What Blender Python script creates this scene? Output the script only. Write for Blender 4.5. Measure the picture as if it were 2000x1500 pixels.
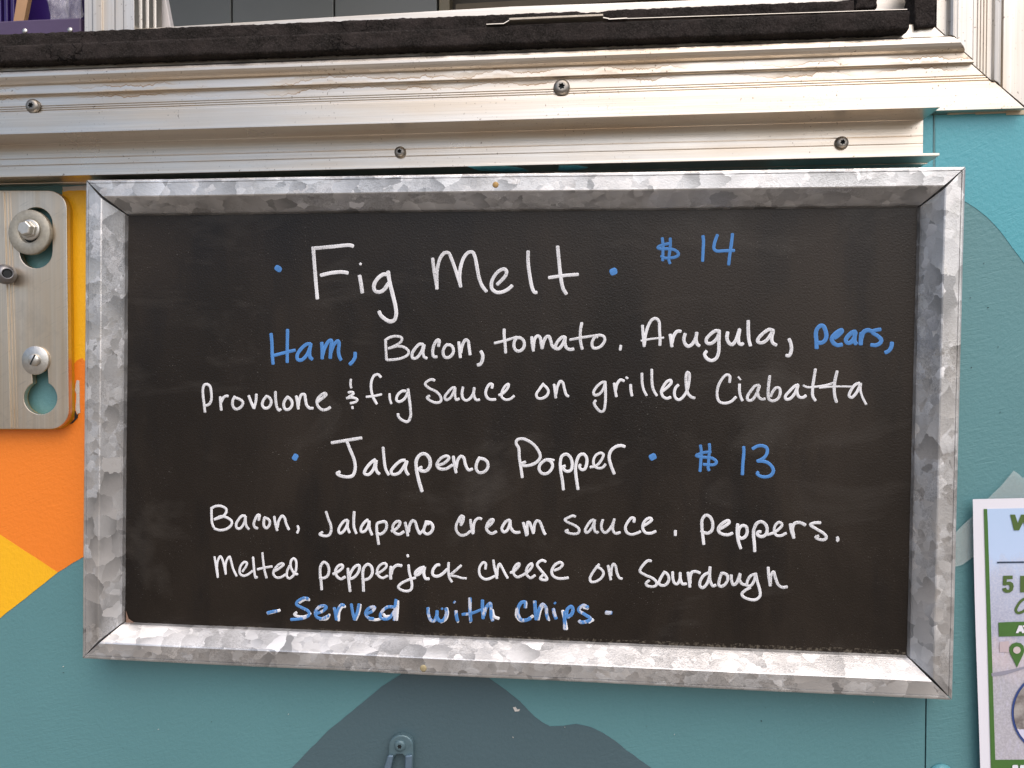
import bpy, bmesh, math, random
from mathutils import Vector, Matrix, noise
R = math.radians
random.seed(7)
scn = bpy.context.scene
for o in list(bpy.data.objects): bpy.data.objects.remove(o)
col = scn.collection

# ------------------------------------------------------------------ camera
LENS_PX = 1450.0
YAW, PITCH, ROLL = 0.0927349, -0.0158948, -0.0027811
CAM = Vector((0.0568456, -0.5291872, 0.0377549))
ROT = Matrix.Rotation(YAW, 3, 'Z') @ Matrix.Rotation(PITCH, 3, 'X') @ Matrix.Rotation(ROLL, 3, 'Y')
cd = bpy.data.cameras.new('camera'); cam = bpy.data.objects.new('camera', cd); col.objects.link(cam)
cd.sensor_width = 36.0; cd.lens = 36.0 * LENS_PX / 2000.0
cd.clip_start = 0.01; cd.clip_end = 2000
m = Matrix((( ROT[0][0], ROT[0][2], -ROT[0][1], CAM.x), (ROT[1][0], ROT[1][2], -ROT[1][1], CAM.y), (ROT[2][0], ROT[2][2], -ROT[2][1], CAM.z), (0, 0, 0, 1)))
cam.matrix_world = m
scn.camera = cam

# ------------------------------------------------------------------ light
SUN_EL, SUN_AZ = 56, 26          # sun stands high, in front of the wall and to its right, behind thin cloud
w = bpy.data.worlds.new('World'); scn.world = w; w.use_nodes = True
nt = w.node_tree; bg = nt.nodes['Background']
sky = nt.nodes.new('ShaderNodeTexSky'); sky.sky_type = 'NISHITA'; sky.sun_disc = False
sky.sun_elevation = R(SUN_EL); sky.sun_rotation = R(180 - SUN_AZ)
sky.air_density = 1.0; sky.dust_density = 4.0; sky.ozone_density = 1.0
nt.links.new(sky.outputs[0], bg.inputs[0]); bg.inputs[1].default_value = 0.125
sl = bpy.data.lights.new('sun', 'SUN'); sl.energy = 1.2; sl.angle = R(90); sl.color = (1.0, 0.96, 0.90)
so = bpy.data.objects.new('sun', sl); col.objects.link(so)
d = Vector((math.sin(R(SUN_AZ)) * math.cos(R(SUN_EL)), -math.cos(R(SUN_AZ)) * math.cos(R(SUN_EL)), math.sin(R(SUN_EL))))
so.rotation_euler = d.to_track_quat('Z', 'Y').to_euler(); so.location = (0.5, -2, 2)
scn.view_settings.view_transform = 'Standard'; scn.view_settings.look = 'None'
scn.view_settings.gamma = 1; scn.view_settings.use_curve_mapping = False
scn.view_settings.exposure = 0.53
scn.view_settings.use_white_balance = True; scn.view_settings.white_balance_temperature = 6680; scn.view_settings.white_balance_tint = 12
scn.cycles.use_denoising = True
scn.cycles.use_adaptive_sampling = False
scn.cycles.max_bounces = 8

# ------------------------------------------------------------------ helpers
def P(px, py, y=0.0):
    """point of the plane at depth y that stands at that place of the 2000x1500 photograph (used to measure the place)"""
    dr = ROT @ Vector(((px - 1000) / LENS_PX, 1.0, -(py - 750) / LENS_PX))
    return CAM + dr * ((y - CAM.y) / dr.y)
def Z(py, y=0.0, px=1000): return P(px, py, y).z
def X(px, y=0.0, py=750): return P(px, py, y).x

class MB:
    def __init__(s): s.v, s.f, s.m, s.sm, s.pen = [], [], [], [], {}
    def vert(s, p): s.v.append(Vector(p)); return len(s.v) - 1
    def face(s, ids, mi=0, smooth=False): s.f.append(list(ids)); s.m.append(mi); s.sm.append(smooth)
    def prism(s, A, B, mi=0, smooth=False, caps=True):
        """two matching closed loops of points joined by side faces"""
        a = [s.vert(p) for p in A]; b = [s.vert(p) for p in B]; n = len(a)
        for i in range(n): s.face((a[i], a[(i + 1) % n], b[(i + 1) % n], b[i]), mi, smooth)
        if caps: s.face(a[::-1], mi); s.face(b, mi)
    def box(s, x0, x1, y0, y1, z0, z1, mi=0):
        s.prism([(x0, y0, z0), (x1, y0, z0), (x1, y0, z1), (x0, y0, z1)], [(x0, y1, z0), (x1, y1, z0), (x1, y1, z1), (x0, y1, z1)], mi)
    def plate(s, pts, y0, y1, mi=0):
        """outline in pixels of the front plane y0, extruded straight back to y1"""
        F = [P(a, b, y0) for a, b in pts]
        s.prism(F, [Vector((p.x, y1, p.z)) for p in F], mi)
    def lathe(s, c, prof, n=32, mi=0, smooth=True, rot=0.0, ax=None):
        """profile of (radius, height towards the viewer) turned about the -Y axis (tilted by ax)"""
        c = Vector(c); rings = []
        for r_, h in prof:
            ring = []
            for k in range(n):
                t = rot + 2 * math.pi * k / n
                v = Vector((r_ * math.cos(t), -h, r_ * math.sin(t)))
                if ax: v = ax @ v
                ring.append(s.vert(c + v))
            rings.append(ring)
        for a, b in zip(rings, rings[1:]):
            for k in range(n): s.face((a[k], a[(k + 1) % n], b[(k + 1) % n], b[k]), mi, smooth)
        s.face(rings[-1], mi, False); s.face(rings[0][::-1], mi, False)
    def build(s, name, mats, parent=None, bevel=0, seg=2, recalc=True, auto=None):
        if not isinstance(mats, (list, tuple)): mats = [mats]
        off = parent.matrix_world.translation if parent and parent.get('_root') else Vector((0, 0, 0))
        if parent is not None:
            p = parent; off = Vector((0, 0, 0))
            while p is not None: off += p.location; p = p.parent
        me = bpy.data.meshes.new(name)
        me.from_pydata([tuple(v - off) for v in s.v], [], s.f)
        for mm in mats: me.materials.append(mm)
        for i, pl in enumerate(me.polygons): pl.material_index = s.m[i]; pl.use_smooth = s.sm[i]
        if recalc:
            b = bmesh.new(); b.from_mesh(me); bmesh.ops.recalc_face_normals(b, faces=b.faces); b.to_mesh(me); b.free()
        if s.pen:
            at_ = me.attributes.new('pen', 'FLOAT_VECTOR', 'POINT')
            for i, q in s.pen.items(): at_.data[i].vector = q
        me.update()
        o = bpy.data.objects.new(name, me); col.objects.link(o)
        if parent is not None: o.parent = parent
        if bevel:
            md = o.modifiers.new('bevel', 'BEVEL'); md.width = bevel; md.segments = seg; md.limit_method = 'ANGLE'; md.angle_limit = R(30)
        return o

def tag(o, label=None, cat=None, group=None, kind=None):
    if label: o['label'] = label
    if cat: o['category'] = cat
    if group: o['group'] = group
    if kind: o['kind'] = kind
    return o
def thing(name, loc, label, cat, group=None):
    o = bpy.data.objects.new(name, None); col.objects.link(o); o.location = loc; o.empty_display_size = .02
    return tag(o, label, cat, group)

# ------------------------------------------------------------------ materials
def mk(name):
    mt = bpy.data.materials.new(name); mt.use_nodes = True
    t = mt.node_tree; return mt, t, t.nodes['Principled BSDF']
def N(t, typ, **kw):
    n = t.nodes.new(typ)
    for k, v in kw.items():
        if k.startswith('i_'): n.inputs[int(k[2:]) if k[2:].isdigit() else k[2:]].default_value = v
        else: setattr(n, k, v)
    return n
def pos(t, scale=(1, 1, 1), rot=(0, 0, 0), loc=(0, 0, 0)):
    g = N(t, 'ShaderNodeNewGeometry'); mp = N(t, 'ShaderNodeMapping')
    mp.inputs['Scale'].default_value = scale; mp.inputs['Rotation'].default_value = rot; mp.inputs['Location'].default_value = loc
    t.links.new(g.outputs['Position'], mp.inputs[0]); return mp.outputs[0]
def posr(t, scale, ry):
    """position turned in the wall's plane first, stretched after"""
    a = pos(t, (1, 1, 1), (0, ry, 0)); mp = N(t, 'ShaderNodeMapping'); mp.inputs['Scale'].default_value = scale
    t.links.new(a, mp.inputs[0]); return mp.outputs[0]
def nz(t, vec, scale, detail=3, rough=.5, dist=0):
    n = N(t, 'ShaderNodeTexNoise'); n.inputs['Scale'].default_value = scale; n.inputs['Detail'].default_value = detail
    n.inputs['Roughness'].default_value = rough; n.inputs['Distortion'].default_value = dist
    t.links.new(vec, n.inputs['Vector']); return n.outputs[0]
def ramp(t, fac, stops, interp='LINEAR'):
    n = N(t, 'ShaderNodeValToRGB'); n.color_ramp.interpolation = interp
    e = n.color_ramp.elements
    while len(e) < len(stops): e.new(.5)
    for el, (p_, c) in zip(e, stops):
        el.position = p_; el.color = c if len(c) == 4 else (*c, 1)
    t.links.new(fac, n.inputs[0]); return n.outputs[0]
def g1(v): return (v, v, v)
def mixc(t, fac, a, b, mode='MIX'):
    n = N(t, 'ShaderNodeMix', data_type='RGBA', blend_type=mode)
    for sck, val in ((n.inputs[0], fac), (n.inputs[6], a), (n.inputs[7], b)):
        if hasattr(val, 'links'): t.links.new(val, sck)
        elif isinstance(val, (int, float)): sck.default_value = val
        else: sck.default_value = (*val, 1)
    return n.outputs[2]
def mth(t, op, a, b=None, clamp=False):
    n = N(t, 'ShaderNodeMath', operation=op, use_clamp=clamp)
    for i, val in enumerate((a, b)):
        if val is None: continue
        if hasattr(val, 'links'): t.links.new(val, n.inputs[i])
        else: n.inputs[i].default_value = val
    return n.outputs[0]
def bump(t, bs, h, strength=.3, dist=.0005, prev=None):
    b = N(t, 'ShaderNodeBump'); b.inputs['Strength'].default_value = strength; b.inputs['Distance'].default_value = dist
    t.links.new(h, b.inputs['Height'])
    if prev: t.links.new(prev, b.inputs['Normal'])
    t.links.new(b.outputs[0], bs.inputs['Normal']); return b.outputs[0]
def sep(t):
    g = N(t, 'ShaderNodeNewGeometry'); s_ = N(t, 'ShaderNodeSeparateXYZ'); t.links.new(g.outputs['Position'], s_.inputs[0]); return s_.outputs
def L(t, a, b): t.links.new(a, b)

def plain(name, c, rough=.5, metal=0.0, var=.15, scale=60, bmp=.15, bscale=900, spec=.5):
    mt, t, b = mk(name); v = pos(t)
    n = nz(t, v, scale, 4)
    L(t, mixc(t, n, [x * (1 - var) for x in c], [min(1, x * (1 + var)) for x in c]), b.inputs['Base Color'])
    b.inputs['Roughness'].default_value = rough; b.inputs['Metallic'].default_value = metal
    b.inputs['Specular IOR Level'].default_value = spec
    if bmp: bump(t, b, nz(t, v, bscale, 2), bmp, .0003)
    return mt

def paint(name, c, streak=40, gloss=.42, var=.08):
    """brushed wall paint: rolled orange-peel grain with brush marks running at a slant"""
    mt, t, b = mk(name); v = pos(t)
    n = nz(t, v, 9, 5, .6)
    L(t, mixc(t, n, [x * (1 - var) for x in c], [min(1, x * (1 + var)) for x in c]), b.inputs['Base Color'])
    b.inputs['Roughness'].default_value = gloss
    b1 = nz(t, posr(t, (1, 1, 9), R(streak)), 85, 3, .6, .9)
    b3 = nz(t, posr(t, (1, 1, 7), R(streak * .35)), 85, 3, .6, .9)
    msk = ramp(t, nz(t, v, 11, 3, .6), [(.42, g1(0)), (.58, g1(1))])
    br_ = mixc(t, msk, b1, b3)
    b2 = nz(t, v, 330, 3, .55)
    h = mth(t, 'ADD', mth(t, 'MULTIPLY', br_, .6), mth(t, 'MULTIPLY', b2, .7))
    bump(t, b, h, .62, .0007)
    return mt

def alu(name, base=(.72, .70, .665), rough=.36, brush=True, axis='x', stains=None, specks=True, metal=1.0, worn=False):
    mt, t, b = mk(name)
    sc_ = {'x': (3, 60, 700), 'z': (700, 60, 3)}[axis]
    st = nz(t, pos(t, sc_), 1.0, 5, .65)
    st2 = nz(t, pos(t, tuple(s_ * 3.1 for s_ in sc_)), 1.0, 2, .5)
    big = nz(t, pos(t), 14, 5, .6)
    c = mixc(t, ramp(t, st, [(.25, g1(0)), (.8, g1(1))]), [x * .80 for x in base], [min(1, x * 1.08) for x in base])
    tan_reflection = nz(t, pos(t, {'x': (.35, 1, 5), 'z': (5, 1, .35)}[axis]), 16, 4, .6)  # warm tan reflections put into the metal's colour as streaks
    c = mixc(t, mth(t, 'MULTIPLY', ramp(t, tan_reflection, [(.42, g1(0)), (.66, g1(1))]), .55), c, [base[0] * .86, base[1] * .73, base[2] * .58])
    if specks:
        sp = nz(t, pos(t, (1, 1, .8)), 520, 1, .5)
        sc2 = nz(t, pos(t), 25, 3, .5)
        mk_ = mth(t, 'MULTIPLY', ramp(t, sp, [(.69, g1(0)), (.74, g1(1))]), ramp(t, sc2, [(.42, g1(0)), (.6, g1(1))]))
        c = mixc(t, mth(t, 'MULTIPLY', mk_, .75), c, (.13, .09, .06))
        thin = nz(t, pos(t, (1, 1, 1), (0, R(35), 0)), 60, 2, .5, 3)
        ln = ramp(t, thin, [(.493, g1(0)), (.5, g1(1)), (.507, g1(0))])
        c = mixc(t, mth(t, 'MULTIPLY', mth(t, 'MULTIPLY', ln, ramp(t, sc2, [(.55, g1(0)), (.68, g1(1))])), .55), c, (.2, .15, .1))
    rg = mth(t, 'ADD', mth(t, 'MULTIPLY', big, .22), rough - .11)
    if stains:
        zo = sep(t)
        for zc, up, dn in stains:
            wob = mth(t, 'MULTIPLY', mth(t, 'SUBTRACT', nz(t, pos(t, (1, 1, .15)), 34, 5, .7), .5), .018)
            dz = mth(t, 'SUBTRACT', mth(t, 'ADD', zo[2], wob), zc)
            inside = mth(t, 'MULTIPLY', mth(t, 'LESS_THAN', dz, up), mth(t, 'GREATER_THAN', dz, -dn))
            edge = mth(t, 'MULTIPLY', inside, mth(t, 'LESS_THAN', dz, -dn + .0007))
            patch = ramp(t, nz(t, pos(t), 13, 3, .6), [(.40, g1(0)), (.56, g1(1))])
            c = mixc(t, mth(t, 'MULTIPLY', mth(t, 'MULTIPLY', inside, patch), .16), c, (.50, .36, .21))
            c = mixc(t, mth(t, 'MULTIPLY', mth(t, 'MULTIPLY', edge, patch), .75), c, (.36, .22, .11))
            rg = mth(t, 'ADD', rg, mth(t, 'MULTIPLY', mth(t, 'MULTIPLY', inside, patch), .2))
    if worn:
        scf = nz(t, posr(t, (1, 1, .8), R(20)), 45, 6, .7, .3)
        c = mixc(t, mth(t, 'MULTIPLY', ramp(t, scf, [(.52, g1(0)), (.68, g1(1))]), .28), c, (.36, .33, .28))
        fin = nz(t, posr(t, (1, 1, 20), R(28)), 60, 2, .5)
        c = mixc(t, mth(t, 'MULTIPLY', ramp(t, fin, [(.66, g1(0)), (.70, g1(1))]), .22), c, (.34, .32, .29))
        rg = mth(t, 'ADD', rg, mth(t, 'MULTIPLY', scf, .12))
    L(t, c, b.inputs['Base Color']); L(t, rg, b.inputs['Roughness'])
    b.inputs['Metallic'].default_value = metal
    bump(t, b, mth(t, 'ADD', st, mth(t, 'MULTIPLY', st2, .5)), .22 if brush else .05, .00025)
    return mt

def galvanized(name, stretch=(1, 1, 1), seed=0):
    """zinc spangle: ragged crystal flakes of differing grey and gloss"""
    mt, t, b = mk(name)
    base = pos(t, stretch, (0, 0, 0), (seed * 1.7, seed * .9, seed * 2.3))
    wob = N(t, 'ShaderNodeTexNoise'); wob.inputs['Scale'].default_value = 170; wob.inputs['Detail'].default_value = 4
    L(t, base, wob.inputs['Vector'])
    sub = N(t, 'ShaderNodeVectorMath', operation='SUBTRACT'); L(t, wob.outputs['Color'], sub.inputs[0]); sub.inputs[1].default_value = (.5, .5, .5)
    scl = N(t, 'ShaderNodeVectorMath', operation='SCALE'); L(t, sub.outputs[0], scl.inputs[0]); scl.inputs['Scale'].default_value = .0055
    add = N(t, 'ShaderNodeVectorMath', operation='ADD'); L(t, base, add.inputs[0]); L(t, scl.outputs[0], add.inputs[1])
    vo = N(t, 'ShaderNodeTexVoronoi'); vo.inputs['Scale'].default_value = 80; L(t, add.outputs[0], vo.inputs['Vector'])
    vo2 = N(t, 'ShaderNodeTexVoronoi'); vo2.inputs['Scale'].default_value = 185; L(t, add.outputs[0], vo2.inputs['Vector'])
    s1 = N(t, 'ShaderNodeSeparateColor'); L(t, vo.outputs['Color'], s1.inputs[0])
    s2 = N(t, 'ShaderNodeSeparateColor'); L(t, vo2.outputs['Color'], s2.inputs[0])
    pick = mth(t, 'GREATER_THAN', s1.outputs[2], .45)
    cellc = mixc(t, pick, vo.outputs['Color'], vo2.outputs['Color'])
    s3 = N(t, 'ShaderNodeSeparateColor'); L(t, cellc, s3.inputs[0])
    cell = mth(t, 'ADD', mth(t, 'MULTIPLY', s3.outputs[0], .34), mth(t, 'ADD', mth(t, 'MULTIPLY', nz(t, base, 60, 4, .6), .4), .13))
    grain = nz(t, base, 1500, 2, .6)
    worm = ramp(t, nz(t, base, 780, 2, .6, 1.2), [(.46, g1(0)), (.58, g1(1))])
    area = ramp(t, nz(t, base, 20, 3, .6), [(.46, g1(0)), (.60, g1(1))])
    speck = mth(t, 'MULTIPLY', worm, mth(t, 'MULTIPLY', area, mth(t, 'GREATER_THAN', s3.outputs[1], .25)))
    # each flake shades across itself from one edge to the other
    vp = mixc(t, pick, vo.outputs['Position'], vo2.outputs['Position'])
    d1 = N(t, 'ShaderNodeVectorMath', operation='SUBTRACT'); L(t, add.outputs[0], d1.inputs[0]); L(t, vp, d1.inputs[1])
    d2 = N(t, 'ShaderNodeVectorMath', operation='SUBTRACT'); L(t, cellc, d2.inputs[0]); d2.inputs[1].default_value = (.5, .5, .5)
    d3 = N(t, 'ShaderNodeVectorMath', operation='DOT_PRODUCT'); L(t, d1.outputs[0], d3.inputs[0]); L(t, d2.outputs[0], d3.inputs[1])
    gradn = mth(t, 'MULTIPLY', d3.outputs['Value'], 120.0)
    cell = mth(t, 'ADD', cell, gradn)
    c = ramp(t, cell, [(.0, (.37, .375, .38)), (.34, (.56, .565, .57)), (.7, (.68, .685, .69)), (1.0, (.84, .845, .85))])
    c = mixc(t, mth(t, 'MULTIPLY', speck, .42), c, (.26, .26, .26))
    big = nz(t, base, 14, 4, .6)
    c = mixc(t, mth(t, 'MULTIPLY', ramp(t, big, [(.5, g1(0)), (.72, g1(1))]), .12), c, (.58, .50, .38))
    L(t, c, b.inputs['Base Color'])
    b.inputs['Metallic'].default_value = .85
    L(t, mth(t, 'ADD', mth(t, 'MULTIPLY', s3.outputs[2], .22), .30), b.inputs['Roughness'])
    # every crystal leans its own way
    geo = N(t, 'ShaderNodeNewGeometry')
    o1 = N(t, 'ShaderNodeVectorMath', operation='SUBTRACT'); L(t, cellc, o1.inputs[0]); o1.inputs[1].default_value = (.5, .5, .5)
    o2 = N(t, 'ShaderNodeVectorMath', operation='SCALE'); L(t, o1.outputs[0], o2.inputs[0]); o2.inputs['Scale'].default_value = .095
    o3 = N(t, 'ShaderNodeVectorMath', operation='ADD'); L(t, geo.outputs['Normal'], o3.inputs[0]); L(t, o2.outputs[0], o3.inputs[1])
    o4 = N(t, 'ShaderNodeVectorMath', operation='NORMALIZE'); L(t, o3.outputs[0], o4.inputs[0])
    tilt = N(t, 'ShaderNodeBump'); tilt.inputs['Strength'].default_value = .2; tilt.inputs['Distance'].default_value = .0004
    L(t, mth(t, 'ADD', mth(t, 'MULTIPLY', worm, .5), mth(t, 'MULTIPLY', grain, .5)), tilt.inputs['Height']); L(t, o4.outputs[0], tilt.inputs['Normal']); L(t, tilt.outputs[0], b.inputs['Normal'])
    return mt

def chalk(name, c, under=None, wear=.56):
    """dried paint-marker: the board's grain shows through thin spots"""
    mt, t, b = mk(name)
    gr = nz(t, pos(t), 1250, 2, .6); pt = nz(t, pos(t), 45, 3, .6)
    at_ = N(t, 'ShaderNodeAttribute', attribute_name='pen'); sp_ = N(t, 'ShaderNodeSeparateXYZ'); L(t, at_.outputs['Vector'], sp_.inputs[0])
    across = mth(t, 'ABSOLUTE', sp_.outputs[1])
    core = ramp(t, across, [(.25, g1(1)), (.85, g1(0))])
    cmb = N(t, 'ShaderNodeCombineXYZ'); L(t, mth(t, 'MULTIPLY', sp_.outputs[0], 90.0), cmb.inputs[0]); L(t, mth(t, 'MULTIPLY', sp_.outputs[1], 3.2), cmb.inputs[1])
    fib = nz(t, cmb.outputs[0], 1.0, 4, .65)
    thin = ramp(t, pt, [(.38, g1(.1)), (.60, g1(1))])
    hole = mth(t, 'MULTIPLY', ramp(t, gr, [(wear, g1(0)), (wear + .05, g1(1))]), thin)
    base = mixc(t, mth(t, 'MULTIPLY', core, ramp(t, fib, [(.38, g1(0)), (.66, g1(.58))])), c, [x * .40 for x in c])
    base = mixc(t, mth(t, 'MULTIPLY', ramp(t, pt, [(.42, g1(0)), (.70, g1(1))]), .50), base, [x * .60 for x in c])
    if under:
        pk = mth(t, 'MULTIPLY', ramp(t, nz(t, pos(t, (1, 1, .5)), 200, 3, .65), [(.54, g1(0)), (.60, g1(1))]), .8)
        base = mixc(t, pk, base, under)
    base = mixc(t, mth(t, 'MULTIPLY', hole, .72), base, (.05, .05, .05))
    L(t, base, b.inputs['Base Color']); b.inputs['Roughness'].default_value = .75
    b.inputs['Specular IOR Level'].default_value = .25
    return mt

def board_mat():
    mt, t, b = mk('chalkboard_black')
    v = pos(t)
    sm = nz(t, pos(t, (1, 1, .55)), 7, 6, .62, .5)
    sm2 = nz(t, pos(t, (1, 1, .25)), 34, 4, .6)
    c = mixc(t, ramp(t, sm, [(.35, g1(0)), (.7, g1(1))]), (.0075, .0053, .0038), (.0235, .0170, .0120))
    c = mixc(t, mth(t, 'MULTIPLY', ramp(t, sm2, [(.50, g1(0)), (.68, g1(1))]), .7), c, (.007, .0055, .005))
    gh = nz(t, pos(t, (.5, 1, 1.2)), 16, 4, .6, 1.0)
    c = mixc(t, mth(t, 'MULTIPLY', ramp(t, gh, [(.55, g1(0)), (.74, g1(1))]), .55), c, (.050, .044, .038))
    dust = mth(t, 'MULTIPLY', ramp(t, nz(t, v, 1300, 1, .5), [(.735, g1(0)), (.77, g1(1))]), ramp(t, nz(t, v, 30, 3), [(.45, g1(0)), (.65, g1(1))]))
    c = mixc(t, mth(t, 'MULTIPLY', dust, .6), c, (.35, .34, .32))
    zo = sep(t)
    low = mth(t, 'MULTIPLY', mth(t, 'LESS_THAN', mth(t, 'ADD', zo[2], mth(t, 'MULTIPLY', nz(t, v, 90, 3), .004)), BOARD_LOW), ramp(t, nz(t, v, 400, 3, .7), [(.5, g1(0)), (.62, g1(1))]))
    c = mixc(t, mth(t, 'MULTIPLY', low, .35), c, (.25, .22, .17))
    L(t, c, b.inputs['Base Color'])
    L(t, mth(t, 'ADD', mth(t, 'MULTIPLY', ramp(t, sm, [(.3, g1(0)), (.7, g1(1))]), .16), .27), b.inputs['Roughness'])
    b.inputs['Specular IOR Level'].default_value = .32
    grain = nz(t, v, 760, 3, .6)
    bump(t, b, grain, .6, .0004)
    return mt
BOARD_LOW = -.1475

M = {}
M['teal'] = paint('grey_teal_paint', (.098, .245, .268))
M['turq'] = paint('turquoise_paint', (.075, .355, .425), 75)
M['slate'] = paint('slate_paint', (.066, .116, .137), 60)
M['yellow'] = paint('yellow_paint', (.90, .47, .012), 80, .4, .05)
M['orange'] = paint('orange_paint', (.85, .225, .022), 70, .4, .06)
M['primer'] = paint('bare_primer', (.58, .56, .53), 80, .6)
M['dark'] = plain('dark_gap', (.012, .016, .018), .8)
M['galv1'] = galvanized('galvanized_steel', (.8, 1, 1), 0)
M['galv2'] = galvanized('galvanized_steel_upright', (1, 1, .8), 3)
M['board'] = board_mat()
M['white'] = chalk('white_marker', (.83, .85, .89))
M['blue'] = chalk('blue_marker', (.085, .27, .64), None, .64)
M['blue_worn'] = chalk('worn_blue_marker', (.09, .27, .62), (.62, .64, .70), .63)
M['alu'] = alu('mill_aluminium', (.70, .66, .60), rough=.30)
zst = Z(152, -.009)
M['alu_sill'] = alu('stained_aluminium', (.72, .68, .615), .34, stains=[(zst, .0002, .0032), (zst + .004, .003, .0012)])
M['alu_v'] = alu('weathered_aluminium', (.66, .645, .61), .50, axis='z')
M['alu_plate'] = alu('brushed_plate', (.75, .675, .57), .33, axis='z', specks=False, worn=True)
M['steel'] = plain('screw_steel', (.27, .255, .23), .42, 1.0, .4, 300)
M['zinc'] = plain('zinc_washer', (.62, .61, .57), .42, 1.0, .22, 350, .3)
M['zincw'] = plain('weathered_washer', (.40, .385, .33), .6, .7, .3, 420, .5, 700)
mt, t, b = mk('black_foam'); v = pos(t)
cr = N(t, 'ShaderNodeTexVoronoi', feature='DISTANCE_TO_EDGE'); cr.inputs['Scale'].default_value = 55
cw = N(t, 'ShaderNodeTexNoise'); cw.inputs['Scale'].default_value = 120; cw.inputs['Detail'].default_value = 4; L(t, v, cw.inputs['Vector'])
cs_ = N(t, 'ShaderNodeVectorMath', operation='SCALE'); L(t, cw.outputs['Color'], cs_.inputs[0]); cs_.inputs['Scale'].default_value = .02
ca_ = N(t, 'ShaderNodeVectorMath', operation='ADD'); L(t, v, ca_.inputs[0]); L(t, cs_.outputs[0], ca_.inputs[1]); L(t, ca_.outputs[0], cr.inputs['Vector'])
crk = mth(t, 'MULTIPLY', ramp(t, cr.outputs['Distance'], [(0, g1(1)), (.03, g1(0))]), ramp(t, nz(t, v, 14, 3), [(.57, g1(0)), (.66, g1(1))]))
gr_ = nz(t, v, 800, 3, .7)
fc = ramp(t, gr_, [(.3, (.006, .005, .0045)), (.55, (.023, .020, .0185)), (.75, (.06, .053, .05))])
fc = mixc(t, ramp(t, nz(t, v, 50, 4, .6), [(.4, g1(0)), (.75, g1(.6))]), fc, (.055, .044, .042))
fc = mixc(t, crk, fc, (.004, .003, .003))
L(t, fc, b.inputs['Base Color']); b.inputs['Roughness'].default_value = .95; b.inputs['Specular IOR Level'].default_value = .15
bump(t, b, mth(t, 'SUBTRACT', gr_, mth(t, 'MULTIPLY', crk, 1.5)), 1.0, .0009)
M['foam'] = mt
M['paper'] = plain('white_paper', (.74, .745, .82), .6, 0, .02, 40, .05)

# ------------------------------------------------------------------ ground out of view, added to light the downward faces
g = MB(); g.box(-400, 400, -800, 6, -1.56, -1.55)
tag(g.build('ground', plain('pale_paving', (.21, .18, .145), .9, 0, .2, 3, .2, 60)), kind='structure')
# ------------------------------------------------------------------ truck wall with its mural
SEAM = X(1816, 0)
wall = thing('truck_wall', (0, 0, -.55), 'teal food truck side wall with painted orange, yellow and slate mural', 'wall')
WT = Z(196, 0)                                   # the window opening begins here
wm = MB()
WMATS = [M['teal'], M['turq'], M['slate'], M['yellow'], M['orange'], M['primer'], M['dark']]
wm.box(-.75, SEAM - .0005, 0, .02, -.75, WT, 0)
wm.box(SEAM + .0005, .95, 0, .02, -.75, WT, 0)
wm.box(SEAM - .004, SEAM + .004, .0015, .018, -.74, WT - .004, 6)
wm.box(X(2020, 0), .95, 0, .02, WT, .75, 0)
LAY = [0]
def patch(mi, pts, lift=.00025):
    """one coat of paint over another"""
    LAY[0] += 1; y = -lift - .00002 * LAY[0]
    wm.plate(pts, y, .0001, mi)
def wob(pts, amp=1.2, step=14):
    out = []
    n = len(pts)
    for i in range(n):
        a, b = Vector(pts[i]).to_2d(), Vector(pts[(i + 1) % n]).to_2d()
        k = max(1, int((b - a).length / step))
        for j in range(k):
            q = a.lerp(b, j / k)
            out.append((q.x + amp * noise.noise((q.x * .05, q.y * .05, 1.3)), q.y + amp * noise.noise((q.x * .05, q.y * .05, 7.9))))
    return out
# turquoise sky on the right, broken at the panel seam
sx = 1824
patch(1, wob([(sx + 3, 225), (2120, 215), (2120, 640), (2060, 580), (2030, 548), (2000, 514), (1978, 484), (1962, 462), (1944, 440), (1928, 424), (1906, 407), (1886, 394), (1860, 384), (sx + 3, 378)], .8))
patch(1, wob([(1500, 225), (sx - 2, 225), (sx - 2, 378), (1500, 372)], .3))
# orange and yellow on the left
patch(4, wob([(-260, 830), (122, 830), (122, 708), (140, 716), (150, 704), (160, 699), (168, 706), (200, 706), (200, 1068), (166, 1086), (140, 1101), (113, 1118), (60, 1083), (0, 1044), (-120, 966), (-260, 880)], .8))
patch(3, wob([(122, 371), (178, 371), (178, 705), (167, 706), (160, 699), (150, 704), (140, 716), (136, 760), (122, 760)], .8))
patch(3, wob([(-260, 880), (-120, 966), (0, 1044), (60, 1083), (113, 1118), (60, 1160), (0, 1207), (-120, 1302), (-260, 1420)], .9))
patch(5, wob([(122, 364), (168, 363), (178, 363), (178, 372), (134, 371), (124, 374)], 2.0, 6))
# slate mountain below the board
patch(2, wob([(480, 1590), (525, 1540), (570, 1500), (606, 1462), (640, 1428), (676, 1398), (710, 1371), (745, 1342), (783, 1318), (800, 1290), (930, 1290), (957, 1326), (988, 1348), (1016, 1371), (1032, 1387), (1046, 1400), (1060, 1412), (1074, 1419), (1100, 1418), (1126, 1414), (1154, 1420), (1178, 1432), (1200, 1447), (1236, 1474), (1274, 1502), (1380, 1600)], 1.6))
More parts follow.
